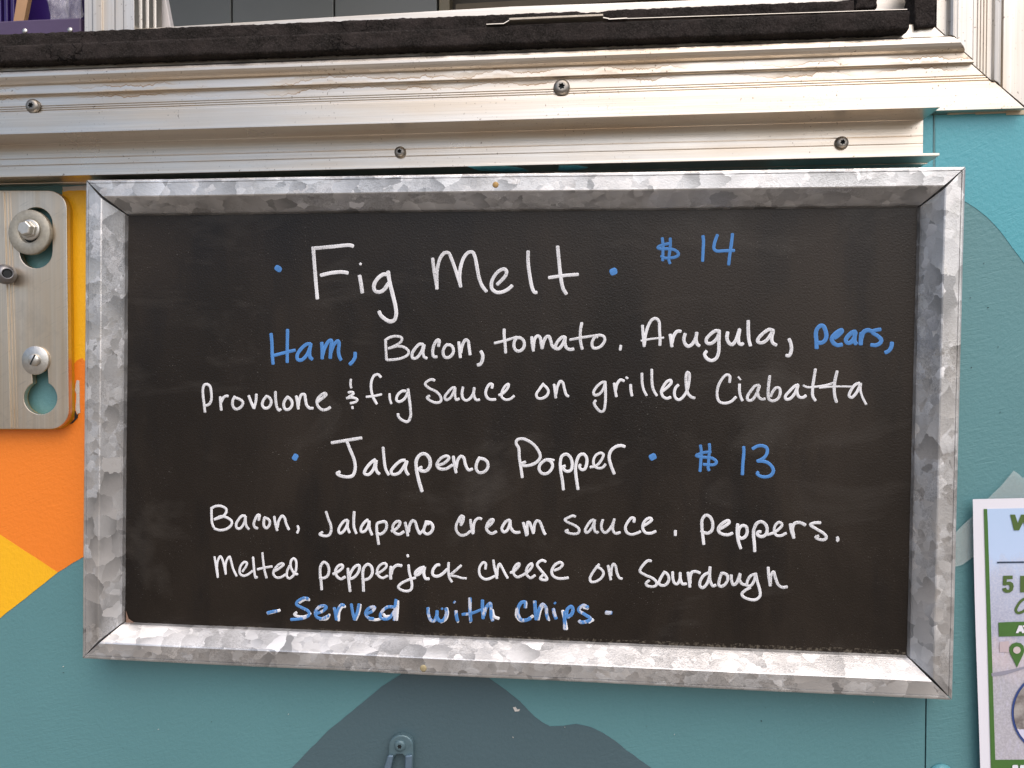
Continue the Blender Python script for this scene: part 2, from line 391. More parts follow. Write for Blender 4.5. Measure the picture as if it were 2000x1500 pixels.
# chips and flakes
patch(5, wob([(150, 742), (155, 743), (155, 790), (156, 806), (150, 809), (147, 800), (149, 770), (146, 762)], 1.2, 5), .0006)
patch(6, wob([(146, 803), (150, 812), (152, 806), (151, 816), (142, 826), (136, 829), (145, 818)], .6, 5), .0007)
patch(5, wob([(1002, 1382), (1007, 1381), (1010, 1386), (1016, 1385), (1014, 1389), (1006, 1390)], .8, 3), .0006)
patch(5, [(1001, 1439), (1003, 1440), (1002, 1442)], .0006)
for k in range(22):
    px = random.choice([random.uniform(20, 700), random.uniform(1100, 1880), random.uniform(1890, 1995)]); py = random.uniform(1300, 1498) if px < 1880 else random.uniform(420, 940)
    s_ = random.uniform(.4, .9)
    patch(random.choice([5, 6, 2]), [(px - s_, py), (px, py - s_ * .8), (px + s_ * 1.2, py), (px, py + s_)], .0005)
wm.build('wall_panel', WMATS, wall)
bt = MB(); bt.lathe(P(1838, 1516, 0), [(.0088, 0), (.0088, .0012), (.0074, .0024), (.0066, .0040), (.0036, .0052), (.0005, .0056)], 28)
bt.build('bolt_head', paint('turquoise_bolt_paint', (.09, .29, .34), 20), wall)
# the caulk line under the window flange
ck = MB()
zc0 = Z(221, 0, 1900)
for (a, b, dz) in ((1786, 1850, 0), (1850, 1905, .0006), (1905, 1965, -.0003), (1965, 2060, .0008)):
    ck.prism([P(a, 216, -.001), P(a, 224 + dz * 900, -.001), P(b, 221 + dz * 900, -.001), P(b, 213, -.001)], [P(a, 216, .001), P(a, 223, .001), P(b, 221, .001), P(b, 213, .001)])
ck.build('caulk_line', plain('old_caulk', (.50, .42, .30), .7, 0, .3, 120), wall)

# ------------------------------------------------------------------ window frame: sill and jamb extrusions
def extrude(mb, prof, x0, x1, mi=0):
    """closed (y, z) profile run along X; x0/x1 may depend on z"""
    fx0 = x0 if callable(x0) else (lambda z: x0); fx1 = x1 if callable(x1) else (lambda z: x1)
    mb.prism([Vector((fx0(z), y, z)) for y, z in prof], [Vector((fx1(z), y, z)) for y, z in prof], mi)
YF, YW, YS, YU = -.0075, -.0055, -.0092, -.0092
zfb = P(1950, 213, YF).z
def arc_pts(z0, z1, y0, bulge, n=9):
    out = []
    for k in range(n + 1):
        t = math.pi * k / n
        out.append((y0 - bulge * math.sin(t), z0 + (z1 - z0) * (1 - math.cos(t)) / 2))
    return out
prof = [(.0, zfb), (YF, zfb), (YF, Z(191, YF))]
zz = Z(191, YF); prof.append((YW, zz + .0002))
for pg in (186.5, 182, 177.5):
    zg = Z(pg, YW); prof += [(YW, zg - .0003), (YW + .0009, zg), (YW, zg + .0003)]
zl = Z(152, YS)
prof += [(YW, zl + .0002), (YS, zl), (YS, Z(134, YS))]
prof += arc_pts(Z(134, YS), Z(103, YS), YS, .0058)
ztop = Z(78, YU)
prof += [(YU, Z(101, YU)), (YU, ztop), (.004, ztop), (.004, zfb + .003)]
# mitre: slope of the joint measured on the photo between the flange corner and the top corner
xa, za = P(2003, 213, YF).x, zfb
xb, zb = P(1826, 52, YU).x, P(1826, 52, YU).z
mit = lambda z: xa + (xb - xa) * (z - za) / (zb - za)
frame = thing('window_frame', (.3, 0, zfb), 'weathered bare aluminium serving window frame with stained sill above the board', 'window frame')
sm_ = MB(); extrude(sm_, prof, -.75, lambda z: mit(z) - .0003)
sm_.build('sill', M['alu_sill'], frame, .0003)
# right upright: profile in (x, y), rising from the mitre
def vextr(mb, prof, z0f, z1, mi=0):
    mb.prism([Vector((x, y, z0f(x))) for x, y in prof], [Vector((x, y, z1)) for x, y in prof], mi)
minv = lambda x: za + (zb - za) * (x - xa) / (xb - xa)
jx = lambda px, y: P(px, 60, y).x
jp = [(jx(1829, YU), .004), (jx(1829, YU), YU), (jx(1846, YU), YU)]
n = 8
for k in range(n + 1):
    t = math.pi * k / n
    a0, a1 = jx(1848, YS), jx(1869, YS)
    jp.append((a0 + (a1 - a0) * (1 - math.cos(t)) / 2, YS - .0052 * math.sin(t)))
jp += [(jx(1872, YS), YS), (jx(1900, YS), YS), (jx(1901, YW), YW)]
for pg in (1909, 1915, 1921, 1927):
    x_ = jx(pg, YW); jp += [(x_ - .0003, YW), (x_, YW + .0008), (x_ + .0003, YW)]
jp += [(jx(1938, YW), YW)]
for k in range(5):
    t = math.pi * k / 4
    a0, a1 = jx(1940, YF), jx(1958, YF)
    jp.append((a0 + (a1 - a0) * (1 - math.cos(t)) / 2, YW - .003 * math.sin(t)))
jp += [(jx(1960, YF), YF), (xa + .0006, YF), (xa + .0006, .0)]
jm = MB(); vextr(jm, jp, lambda x: minv(min(x, xa)) + .0004, .62)
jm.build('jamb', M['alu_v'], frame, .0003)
# the ledge behind the foam and the cut edge of the track on it
lg = MB()
lt = [(-200, 84), (165, 62), (500, 42), (700, 30), (1000, 12.5), (1300, 2), (1800, -16), (1800, 70), (-200, 110)]
lg.plate(lt, .013, .043)
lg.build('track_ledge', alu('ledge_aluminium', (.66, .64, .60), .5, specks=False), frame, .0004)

def rough_screw(mb, c, r, h, torx=True, rot=0.0):
    """round head with a star socket"""
    n = 36
    prof = [(r * 1.02, -.0006), (r * 1.0, h * .15), (r * .93, h * .55), (r * .78, h * .83), (r * .58, h * .97), (r * .46, h)]
    c = Vector(c)
    rings = []
    for r_, hh in prof:
        rings.append([mb.vert(c + Vector((r_ * math.cos(rot + 2 * math.pi * k / n), -hh, r_ * math.sin(rot + 2 * math.pi * k / n)))) for k in range(n)])
    star = lambda k: r * (.34 + .07 * math.cos(6 * 2 * math.pi * k / n))
    for hh, s_ in ((h, 1.0), (h * .35, .93)):
        rings.append([mb.vert(c + Vector((s_ * star(k) * math.cos(rot + 2 * math.pi * k / n), -hh, s_ * star(k) * math.sin(rot + 2 * math.pi * k / n)))) for k in range(n)])
    for i, (a, b) in enumerate(zip(rings, rings[1:])):
        for k in range(n): mb.face((a[k], a[(k + 1) % n], b[(k + 1) % n], b[k]), 1 if i == len(rings) - 2 else 0, i < 5)
    mb.face(rings[-1], 1); mb.face(rings[0][::-1], 0)
for (px, py, rpx) in ((65, 208, 14.5), (1097, 171, 15.5)):
    s_ = MB(); rough_screw(s_, P(px, py, YW - .0008), rpx * .00037, .0028, rot=random.random())
    s_.build('screw', [M['steel'], M['dark']], frame)

# left upright with sliding tracks
jl = thing('window_track', P(200, 60, 0), 'ribbed aluminium sliding window track standing left of the dark opening', 'window track')
j2 = MB()
zb_ = Z(70, .002, 200)
cuts = [158, 173, 175, 192, 194.5, 217, 219.5, 234, 236, 256]
hts = [.0, .0, -.0016, -.0016, -.0006, -.0006, -.0018, -.0018, -.003, -.003]
pf = [(X(c_, h_, 40), h_ + .004) for c_, h_ in zip(cuts, hts)]
xr = X(256, 0, 40)
for dd in (.010, .013, .019, .022, .029, .032, .040): pf.append((xr - (.0028 if int(dd * 1000) in (13, 22, 32) else 0) , dd)); pf.append((xr - (.0028 if int(dd * 1000) in (10, 19, 29) else 0), dd + .0012))
pf += [(X(158, 0, 40), .0412)]
j2.prism([Vector((x, y, zb_)) for x, y in pf], [Vector((x, y, .62)) for x, y in pf])
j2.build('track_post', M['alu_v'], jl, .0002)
wd = MB(); wd.plate([(311, -30), (318, -30), (332, 44), (333, 53), (312, 55)], .046, .052)
wd.build('white_clip', plain('white_plastic', (.62, .61, .62), .5, 0, .06), jl, .0006)

# ------------------------------------------------------------------ foam seals
def foam_bar(name, p0, p1, hgt_px, y0, y1, label, jag=1.0, seed=0, group=None, taper=None):
    """crumbling foam strip: a fine block whose faces are broken up"""
    A, B = P(p0[0], p0[1], y0), P(p1[0], p1[1], y0)
    nx = max(10, int((B - A).length / .0012)); hz = hgt_px * .000355; nzs, nys = 9, 5
    mb = MB(); rings = []
    for i in range(nx + 1):
        u = i / nx; c = A.lerp(B, u)
        h = hz * (1 if not taper else 1 + (taper - 1) * u)
        loop = []
        for k in range(nzs + 1): loop.append((y0, -k / nzs))                      # front, downwards
        for k in range(1, nys + 1): loop.append((y0 + (y1 - y0) * k / nys, -1.0))  # underside
        for k in range(1, nzs + 1): loop.append((y1, -1.0 + k / nzs))              # back
        for k in range(1, nys): loop.append((y1 + (y0 - y1) * k / nys, 0.0))       # top
        ring = []
        for (yy, zf) in loop:
            q = Vector((c.x, yy, c.z + zf * h))
            s1 = noise.noise((q.x * 45 + seed, q.y * 60, q.z * 90)); s2 = noise.noise((q.x * 260, q.y * 260, q.z * 260 + seed)); s3 = noise.noise((q.x * 900, q.y * 900, q.z * 900))
            edge = 1.0 if zf in (0.0, -1.0) else .45
            dz = (s1 * .0005 + s2 * .0007 + s3 * .0004) * jag * edge
            dy = (s1 * .0006 + s2 * .0005 + s3 * .0004) * jag
            # torn notches
            t_ = noise.noise((q.x * 22 + seed * 3, 4.2, 0)); 
            if t_ > .42 and yy < y0 + .001: dy += (t_ - .42) * .012 * (1 if zf > -.5 else .4)
            if zf == -1.0 and yy == y0: dy += .0005; dz += .0003
            if zf == 0.0 and yy == y0: dy += .0003; dz -= .0001
            ring.append(mb.vert((q.x, q.y + dy, q.z + dz)))
        rings.append(ring)
    for a, b in zip(rings, rings[1:]):
        k = len(a)
        for j in range(k): mb.face((a[j], a[(j + 1) % k], b[(j + 1) % k], b[j]), 0, True)
    mb.face(rings[0]); mb.face(rings[-1][::-1])
    o = mb.build(name, M['foam']); tag(o, label, 'foam seal', group)
    return o
foam_bar('foam_seal', (-200, 97), (1776, 20), 35, -.0185, .002, 'long crumbling black foam strip lying along the front of the sill', 1.0, 2.1)
foam_bar('foam_seal', (-200, 75), (1668, 0), 32, -.004, .0125, 'black foam strip behind the front one, up against the bright ledge', 1.1, 5.7)
fv = MB()
def foam_block(px0, px1, py0, py1, y0, y1, seed, label):
    mb = MB(); nX, nZ, nY = 14, 18, 6
    a = P(px0, py1, y0); b = P(px1, py1, y0); top = P(px0, py0, y0).z
    idx = {}
    def vt(i, j, k):
        if (i, j, k) not in idx:
            q = Vector((a.x + (b.x - a.x) * i / nX, y0 + (y1 - y0) * k / nY, a.z + (top - a.z) * j / nZ))
            d_ = Vector([noise.noise(q * 240 + Vector((seed, s_, 0))) * .0009 + noise.noise(q * 70 + Vector((s_, seed, 3))) * .001 for s_ in (0, 11, 23)])
            idx[(i, j, k)] = mb.vert(q + d_)
        return idx[(i, j, k)]
    for i in range(nX):
        for j in range(nZ):
            for k in (0, nY): mb.face((vt(i, j, k), vt(i + 1, j, k), vt(i + 1, j + 1, k), vt(i, j + 1, k)), 0, True)
    for i in range(nX):
        for k in range(nY):
            for j in (0, nZ): mb.face((vt(i, j, k), vt(i + 1, j, k), vt(i + 1, j, k + 1), vt(i, j, k + 1)), 0, True)
    for j in range(nZ):
        for k in range(nY):
            for i in (0, nX): mb.face((vt(i, j, k), vt(i, j + 1, k), vt(i, j + 1, k + 1), vt(i, j, k + 1)), 0, True)
    return tag(mb.build('foam_seal', M['foam']), label, 'foam seal')
foam_block(1787, 1828, -60, 54, -.012, .004, 3.3, 'upright black foam block in the right corner of the window')
foam_block(1670, 1712, -50, 17, -.002, .008, 8.8, 'small black foam stub beside the right window corner, cut short')

cl = thing('metal_clip', P(1080, 38, -.0195), 'thin bent metal strip caught between the two foam seals', 'metal strip')
c_ = MB()
def bar(mb, a, b, y, th, dp, mi=0):
    A, B = P(*a, y), P(*b, y); up = Vector((0, 0, th)); bk = Vector((0, dp, 0))
    mb.prism([A, B, B + up, A + up], [A + bk, B + bk, B + up + bk, A + up + bk], mi)
bar(c_, (994, 39), (1178, 31), -.0205, .0014, .008)
c_.build('strip', plain('tarnished_metal', (.42, .38, .32), .5, .8, .3, 200), cl, .0002)
c_ = MB(); bar(c_, (950, 48), (984, 46.5), -.0195, .0005, .006); bar(c_, (984, 46.5), (995, 40), -.0195, .0006, .006); bar(c_, (1178, 35), (1190, 37), -.0195, .0006, .006); bar(c_, (1188, 38), (1225, 36), -.0195, .0006, .006); bar(c_, (1225, 36.5), (1772, 18.5), -.0180, .00035, .004)
c_.build('flange', M['alu'], cl)

# ------------------------------------------------------------------ drip rail (channel with two lips)
rail = thing('drip_rail', (0, 0, Z(330, 0)), 'bright aluminium channel rail with two lips screwed above the menu board', 'rail')
XR = P(1803, 270, -.002).x
YL, YWB = -.0255, -.0020
z1f = Z(234, YL); z2f = Z(323, YL)
zr_top = z1f + .0011
pr = [(.0, z2f - .0002), (YWB + .0005, z2f - .0002), (YWB - .006, z2f - .0002), (YWB - .0066, z2f - .0008), (YWB - .0072, z2f - .0002), (YL, z2f), (YL, z2f + .0016), (YWB, z2f + .0018)]
for pg, dd in ((300.0, .0004), (286, .0003)):
    zg = Z(pg, YWB); pr += [(YWB, zg - .0002), (YWB + dd, zg), (YWB, zg + .0002)]
pr += [(YWB, z1f), (YL, z1f), (YL, zr_top + .0003), (YWB - .004, zr_top + .0008), (.0, zr_top + .0008)]
rm = MB(); extrude(rm, pr, -.75, XR)
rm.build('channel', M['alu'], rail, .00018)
for (px, py, rpx) in ((782, 298, 11.5), (1643, 280, 12.5)):
    s_ = MB(); rough_screw(s_, P(px, py, YWB), rpx * .00037, .0032, rot=random.random())
    s_.build('screw', [M['steel'], M['dark']], rail)
def PZ(px, py, z):
    dr = ROT @ Vector(((px - 1000) / LENS_PX, 1.0, -(py - 750) / LENS_PX)); return CAM + dr * ((z - CAM.z) / dr.z)
sp = MB()
for pts in ([(915, 325), (990, 324.5), (1018, 328), (1032, 334), (985, 334.5), (935, 332)], [(1092, 323.5), (1130, 323), (1148, 327), (1122, 332), (1090, 332.5)]):
    a = [PZ(p_, q_, z2f) for p_, q_ in pts]
    sp = MB(); sp.prism([v + Vector((0, 0, -.0003)) for v in a], [v + Vector((0, 0, .0003)) for v in a])
    sp.build('paint_smear', M['turq'], rail)
# ------------------------------------------------------------------ slotted bracket on the left
br = thing('slotted_bracket', P(60, 600, 0), 'rounded aluminium bracket plate with keyhole slots bolted left of the menu board', 'bracket')
YB1, YB0 = -.0088, -.0046
def round_rect(x0, y0, x1, y1, r, n=8, corners='tr br'):
    pts = [(x0, y0)]
    for k in range(n + 1):
        t = math.pi / 2 * k / n; pts.append((x1[0] - r + r * math.sin(t), y0 + r - r * math.cos(t)))
    for k in range(n + 1):
        t = math.pi / 2 * k / n; pts.append((x1[1] - r + r * math.cos(t), y1 - r + r * math.sin(t)))
    pts.append((x0, y1)); return pts
def slot(cx, pts_n, r, y0, y1, neck=None):
    out = []
    for k in range(pts_n + 1):
        t = math.pi + math.pi * k / pts_n; out.append((cx + r * math.cos(t), y0 + r * math.sin(t)))
    for k in range(pts_n + 1):
        t = math.pi * k / pts_n; out.append((cx + r * math.cos(t), y1 + r * math.sin(t)))
    return out
def keyhole(cx, cy, R_, nw, ytop):
    a = math.asin(nw / R_); out = []
    for k in range(9):
        t = math.pi + math.pi * k / 8; out.append((cx - 3 + nw * math.cos(t), ytop + nw * math.sin(t)))
    for k in range(29):
        t = -math.pi / 2 + a + (2 * math.pi - 2 * a) * k / 28; out.append((cx + R_ * math.cos(t), cy + R_ * math.sin(t)))
    return out
holes = [slot(70, 14, 32, 437, 492), keyhole(79, 777, 32.5, 15.5, 704)]
def holed_plate(mb, outline, holes, y0, y1):
    b = bmesh.new()
    def loop(pts):
        vs = [b.verts.new(P(p_, q_, y0)) for p_, q_ in pts]
        return [b.edges.new((vs[i], vs[(i + 1) % len(vs)])) for i in range(len(vs))]
    ed = loop(outline)
    for h in holes: ed += loop(h)
    bmesh.ops.triangle_fill(b, use_beauty=True, use_dissolve=False, edges=ed)
    r_ = bmesh.ops.extrude_face_region(b, geom=b.faces[:])
    for v in [e for e in r_['geom'] if isinstance(e, bmesh.types.BMVert)]: v.co.y = y1
    bmesh.ops.recalc_face_normals(b, faces=b.faces)
    base = len(mb.v); b.verts.index_update()
    for v in b.verts: mb.v.append(v.co.copy())
    for f in b.faces: mb.face([base + v.index for v in f.verts])
    b.free()
pm = MB(); holed_plate(pm, round_rect(-160, 372, (130, 134), 838, 36), holes, YB1, YB0 - .0001)
pm.build('plate', M['alu_plate'], br, .0004)
pm = MB(); holed_plate(pm, round_rect(-160, 374, (134, 139), 839, 36), holes, YB0, .0)
pm.build('backing_plate', [paint('mustard_paint', (.62, .36, .015), 80, .45, .25)], br, .0004)
fm = MB()
for dx, w_, h_ in ((0, 2.6, .0009), (7, 2.0, .0006), (13, 1.6, .0004)):
    a = [P(7 + dx, 375, YB1 + .0003), P(7 + dx + w_, 375, YB1 + .0003), P(21 + dx + w_, 836, YB1 + .0003), P(21 + dx, 836, YB1 + .0003)]
    fm.prism([v + Vector((0, -h_ - .0003, 0)) for v in a], a)
fm.build('fold_seam', M['alu_plate'], br, .0002)
wm_ = MB(); wm_.lathe(P(63, 455, YB1), [(.0166, 0), (.0167, .0030), (.0161, .0037), (.0085, .0037), (.0078, .0032), (.0076, .0006)], 56)
wm_.f[-2] = wm_.f[-2]; wm_.build('washer', M['zincw'], br)
hm = MB(); hm.lathe(P(63, 455, YB1 - .0007), [(.0076, 0), (.0074, .0002)], 32); hm.build('washer_hole', M['dark'], br)
c0 = P(60, 449, YB1 - .0037)
hm = MB(); hm.lathe(c0, [(.0078, 0), (.0078, .0012), (.0070, .0016), (.003, .0016)], 40); hm.build('thin_washer', M['zinc'], br)
hm = MB(); hm.lathe(c0 + Vector((0, -.0016, 0)), [(.0064, 0), (.0064, .0015), (.0060, .0019), (.003, .0019)], 6, smooth=False, rot=.25)
hm.lathe(c0 + Vector((0, -.0030, 0)), [(.0056, 0), (.0056, .0036), (.0047, .0044), (.0005, .0044)], 6, smooth=False, rot=.25)
hm.build('hex_bolt', M['zinc'], br, .0003)
hm = MB(); hm.lathe(P(71, 704, YB1), [(.0107, 0), (.0108, .0012), (.0104, .0016), (.002, .0016)], 48); hm.build('washer', M['zinc'], br)
c1 = P(69, 703, YB1 - .0016)
hm = MB(); hm.lathe(c1, [(.0046, 0), (.0046, .0010), (.0042, .0022), (.0034, .0029), (.0005, .0030)], 28)
hm.build('bolt_head', M['zinc'], br)
hm = MB()
ca, sa = math.cos(R(62)), math.sin(R(62))
q = [(-.0040, -.0006), (.0040, -.0006), (.0040, .0006), (-.0040, .0006)]
q = [(x * ca - z * sa, x * sa + z * ca) for x, z in q]
hm.prism([c1 + Vector((x, -.0031, z)) for x, z in q], [c1 + Vector((x, -.0022, z)) for x, z in q]); hm.build('screw_slot', M['dark'], br)
c2 = P(5, 538, YB1)
tl = Matrix.Rotation(R(50), 3, 'Z')
hm = MB(); hm.lathe(c2, [(.0042, -.003), (.0042, .0035), (.0060, .0050), (.0072, .0078), (.0074, .0100), (.0069, .0126), (.0056, .0150), (.0042, .0162), (.0036, .0165), (.0033, .0162), (.0031, .0125)], 36, ax=tl)
hm.build('cap_screw', plain('brushed_steel', (.27, .27, .28), .45, 1, .2, 300), br)
hm = MB(); hm.lathe(c2 + tl @ Vector((0, -.0135, 0)), [(.0030, 0), (.0030, .0028), (.0026, .0026)], 6, smooth=False, ax=tl)
hm.build('hex_socket', M['dark'], br)

# ------------------------------------------------------------------ menu board
PHI = -0.0087264; HW, HH = .3000, .1722
cp, sp_ = math.cos(PHI), math.sin(PHI)
COR = {(-1, 1): (.0012, -.0006), (1, 1): (.0007, .0005), (1, -1): (-.0006, .0004), (-1, -1): (-.0011, -.0009)}     # the frame is knocked slightly out of square
def S(u, v, y):
    du = dv = 0.0
    for (a, b), (x, z) in COR.items():
        w_ = (1 + a * u / HW) * (1 + b * v / HH) / 4; du += w_ * x; dv += w_ * z
    u += du; v += dv
    return Vector((u * cp - v * sp_, y, u * sp_ + v * cp))
mbd = thing('menu_board', (0, 0, -.17), 'black chalkboard menu in a galvanised steel frame, hand lettered in white and blue', 'menu board')
CS = [(-.0012, -.0006), (-.0012, -.0224), (-.0008, -.0234), (.0002, -.0239), (.0012, -.02395), (.0015, -.0233), (.0018, -.02395), (.0108, -.0240), (.0116, -.0236), (.0198, -.0118), (.0206, -.0105), (.0216, -.0072), (.0216, -.0006)]
CORN = [(-1, 1), (1, 1), (1, -1), (-1, -1)]
for i in range(4):
    a, b = CORN[i], CORN[(i + 1) % 4]
    gap = .00034
    rng = random.Random(i)
    nseg = 60
    m_ = MB(); rings = []
    for k in range(nseg + 1):
        ring = []
        for (ins, y) in CS:
            A = Vector((a[0] * (HW - ins), a[1] * (HH - ins))); B = Vector((b[0] * (HW - ins), b[1] * (HH - ins)))
            dr = (B - A).normalized(); A += dr * gap; B -= dr * gap
            if k == 0 and .012 < ins < .021: A += dr * .0005
            if .0105 < ins < .0125 and k in (0, nseg): A += dr * .0009; B -= dr * .0009
            q = A.lerp(B, k / nseg)
            nrm = Vector((-dr.y, dr.x))
            bend = .00035 * noise.noise((q.x * 9 + i * 5, q.y * 9, 2.0)) + (.00018 * noise.noise((q.x * 60 + i * 5, q.y * 60, 5.0)) if ins > .015 else 0)
            q = q + nrm * bend
            ring.append(m_.vert(S(q.x, q.y, y + .0003 * noise.noise((q.x * 14, q.y * 14, 9.1)))))
        rings.append(ring)
    for r0, r1 in zip(rings, rings[1:]):
        n_ = len(r0)
        for j in range(n_): m_.face((r0[j], r0[(j + 1) % n_], r1[(j + 1) % n_], r1[j]), 0, False)
    m_.face(rings[0]); m_.face(rings[-1][::-1])
    m_.build('frame_rail', M['galv1'] if i % 2 == 0 else M['galv2'], mbd)
# dark filler seen through the mitres
for (a, b) in CORN:
    f_ = MB()
    pts = [(a * (HW - .0012), b * (HH - .0012)), (a * (HW - .0200), b * (HH - .0200))]
    A, B = Vector(pts[0]), Vector(pts[1]); nn = Vector((-(B - A).y, (B - A).x)).normalized() * .0006
    lo = [A + nn, A - nn, B - nn, B + nn]
    f_.prism([S(p.x, p.y, -.0085 if i_ > 1 else -.0220) for i_, p in enumerate(lo)], [S(p.x, p.y, -.001) for p in lo])
    f_.build('mitre_joint', M['dark'], mbd)
YBD = -.0078
p_ = MB(); w_, h_ = HW - .0212, HH - .0212
p_.prism([S(-w_, -h_, YBD), S(w_, -h_, YBD), S(w_, h_, YBD), S(-w_, h_, YBD)], [S(-w_, -h_, -.003), S(w_, -h_, -.003), S(w_, h_, -.003), S(-w_, h_, -.003)])
p_.build('panel', M['board'], mbd)
rv = MB(); rv.lathe(P(968, 361, -.0239), [(.0022, -.0004), (.0021, .0003), (.0014, .0007), (.0002, .0008)], 18); rv.build('rivet', plain('rusted_nail', (.42, .27, .10), .6, .3, .4, 900), mbd)
rv = MB(); rv.lathe(P(827, 1305, -.0239), [(.0026, -.0004), (.0024, .0002), (.0014, .0004), (.0002, .0005)], 18); rv.build('rivet', plain('yellow_stain', (.40, .34, .20), .6, .3, .4, 900), mbd)  # flat dome standing for a yellow stain on the frame, not a rivet
ch = MB()
c3 = P(245, 1216, YBD)
ch.prism([P(246, 1192, YBD - .0006), P(251, 1208, YBD - .0004), P(262, 1216, YBD - .0003), P(246, 1216, YBD - .0006)], [P(246, 1192, YBD + .0004), P(251, 1208, YBD + .0004), P(262, 1216, YBD + .0004), P(246, 1216, YBD + .0004)])
ch.build('broken_corner', plain('raw_fibreboard', (.19, .12, .09), .9, 0, .3, 400), mbd)

# lettering: every stroke is a low bead of dried paint on the panel
def spline(pts, step):
    pts = [Vector(p) for p in pts]
    if len(pts) == 1: pts = [pts[0], pts[0] + Vector((.5, .5))]
    out = []
    n_ = len(pts)
    for i in range(n_ - 1):
        p1, p2 = pts[i], pts[i + 1]
        p0 = pts[i - 1] if i else p1 * 2 - p2
        p3 = pts[i + 2] if i + 2 < n_ else p2 * 2 - p1
        k = max(2, int((p2 - p1).length / step))
        # centripetal parameterisation keeps the pen line from overshooting
        t0 = 0; t1 = t0 + max(1e-4, (p1 - p0).length ** .5); t2 = t1 + max(1e-4, (p2 - p1).length ** .5); t3 = t2 + max(1e-4, (p3 - p2).length ** .5)
        for j in range(k):
            t = t1 + (t2 - t1) * j / k
            A1 = p0 * ((t1 - t) / (t1 - t0)) + p1 * ((t - t0) / (t1 - t0)); A2 = p1 * ((t2 - t) / (t2 - t1)) + p2 * ((t - t1) / (t2 - t1)); A3 = p2 * ((t3 - t) / (t3 - t2)) + p3 * ((t - t2) / (t3 - t2))
            B1 = A1 * ((t2 - t) / (t2 - t0)) + A2 * ((t - t0) / (t2 - t0)); B2 = A2 * ((t3 - t) / (t3 - t1)) + A3 * ((t - t1) / (t3 - t1))
            out.append(B1 * ((t2 - t) / (t2 - t1)) + B2 * ((t - t1) / (t2 - t1)))
    out.append(pts[-1]); return out
SK = [0]
def stroke(mb, pts, width, ypl, mi=0, h=.00016, lift=0.0, to=P):
    """pts and width in photo pixels"""
    SK[0] += 1
    ln = spline(pts, 1.6)
    W3 = [to(p.x, p.y, ypl) for p in ln]
    r0 = width * .5 * .000338
    sd = SK[0] * .77
    rings = []; run = [0.0]
    def ring(c, tg, wd, hh):
        nn = Vector((-tg.z, 0, tg.x))
        rg_ = []
        for a, b in ((-1, -.4), (-.86, .5), (-.45, .92), (0, 1), (.45, .92), (.86, .5), (1, -.4)):
            k_ = mb.vert(c + nn * (wd * a) + Vector((0, -hh * b - lift, 0))); mb.pen[k_] = (run[0] + SK[0] * 3.1, a, min(1.0, run[0] * 60)); rg_.append(k_)
        rings.append(rg_)
    n_ = len(W3)
    tang = []
    for i in range(n_):
        a = W3[max(0, i - 1)]; b = W3[min(n_ - 1, i + 1)]
        v = b - a; v.y = 0
        tang.append(v.normalized() if v.length > 1e-9 else (tang[-1] if tang else Vector((1, 0, 0))))
    cap = ((.97, .28), (.80, .62), (.5, .88))
    for e_, wd in cap: ring(W3[0] - tang[0] * r0 * e_ * .55, tang[0], r0 * wd, h * wd)
    for i in range(n_):
        k = 1 + .075 * noise.noise((i * .11, sd, 0)) + .05 * noise.noise((i * .5, sd, 4))
        if i: run[0] += (W3[i] - W3[i - 1]).length
        ring(W3[i], tang[i], r0 * k, h * (1 + .2 * (i / n_)))
    for e_, wd in cap[::-1]: ring(W3[-1] + tang[-1] * r0 * e_ * .55, tang[-1], r0 * wd, h * wd * 1.2)
    for a, b in zip(rings, rings[1:]):
        for j in range(6): mb.face((a[j], a[j + 1], b[j + 1], b[j]), mi, True)
    mb.face(rings[0], mi); mb.face(rings[-1][::-1], mi)
def parse(s_):
    out = []
    for st in s_.split(';'):
        st = st.strip()
        if not st: continue
        wd = None
        if '|' in st: a, st = st.split('|'); wd = float(a)
        out.append((wd, [tuple(float(x) for x in q.split(',')) for q in st.split()]))
    return out
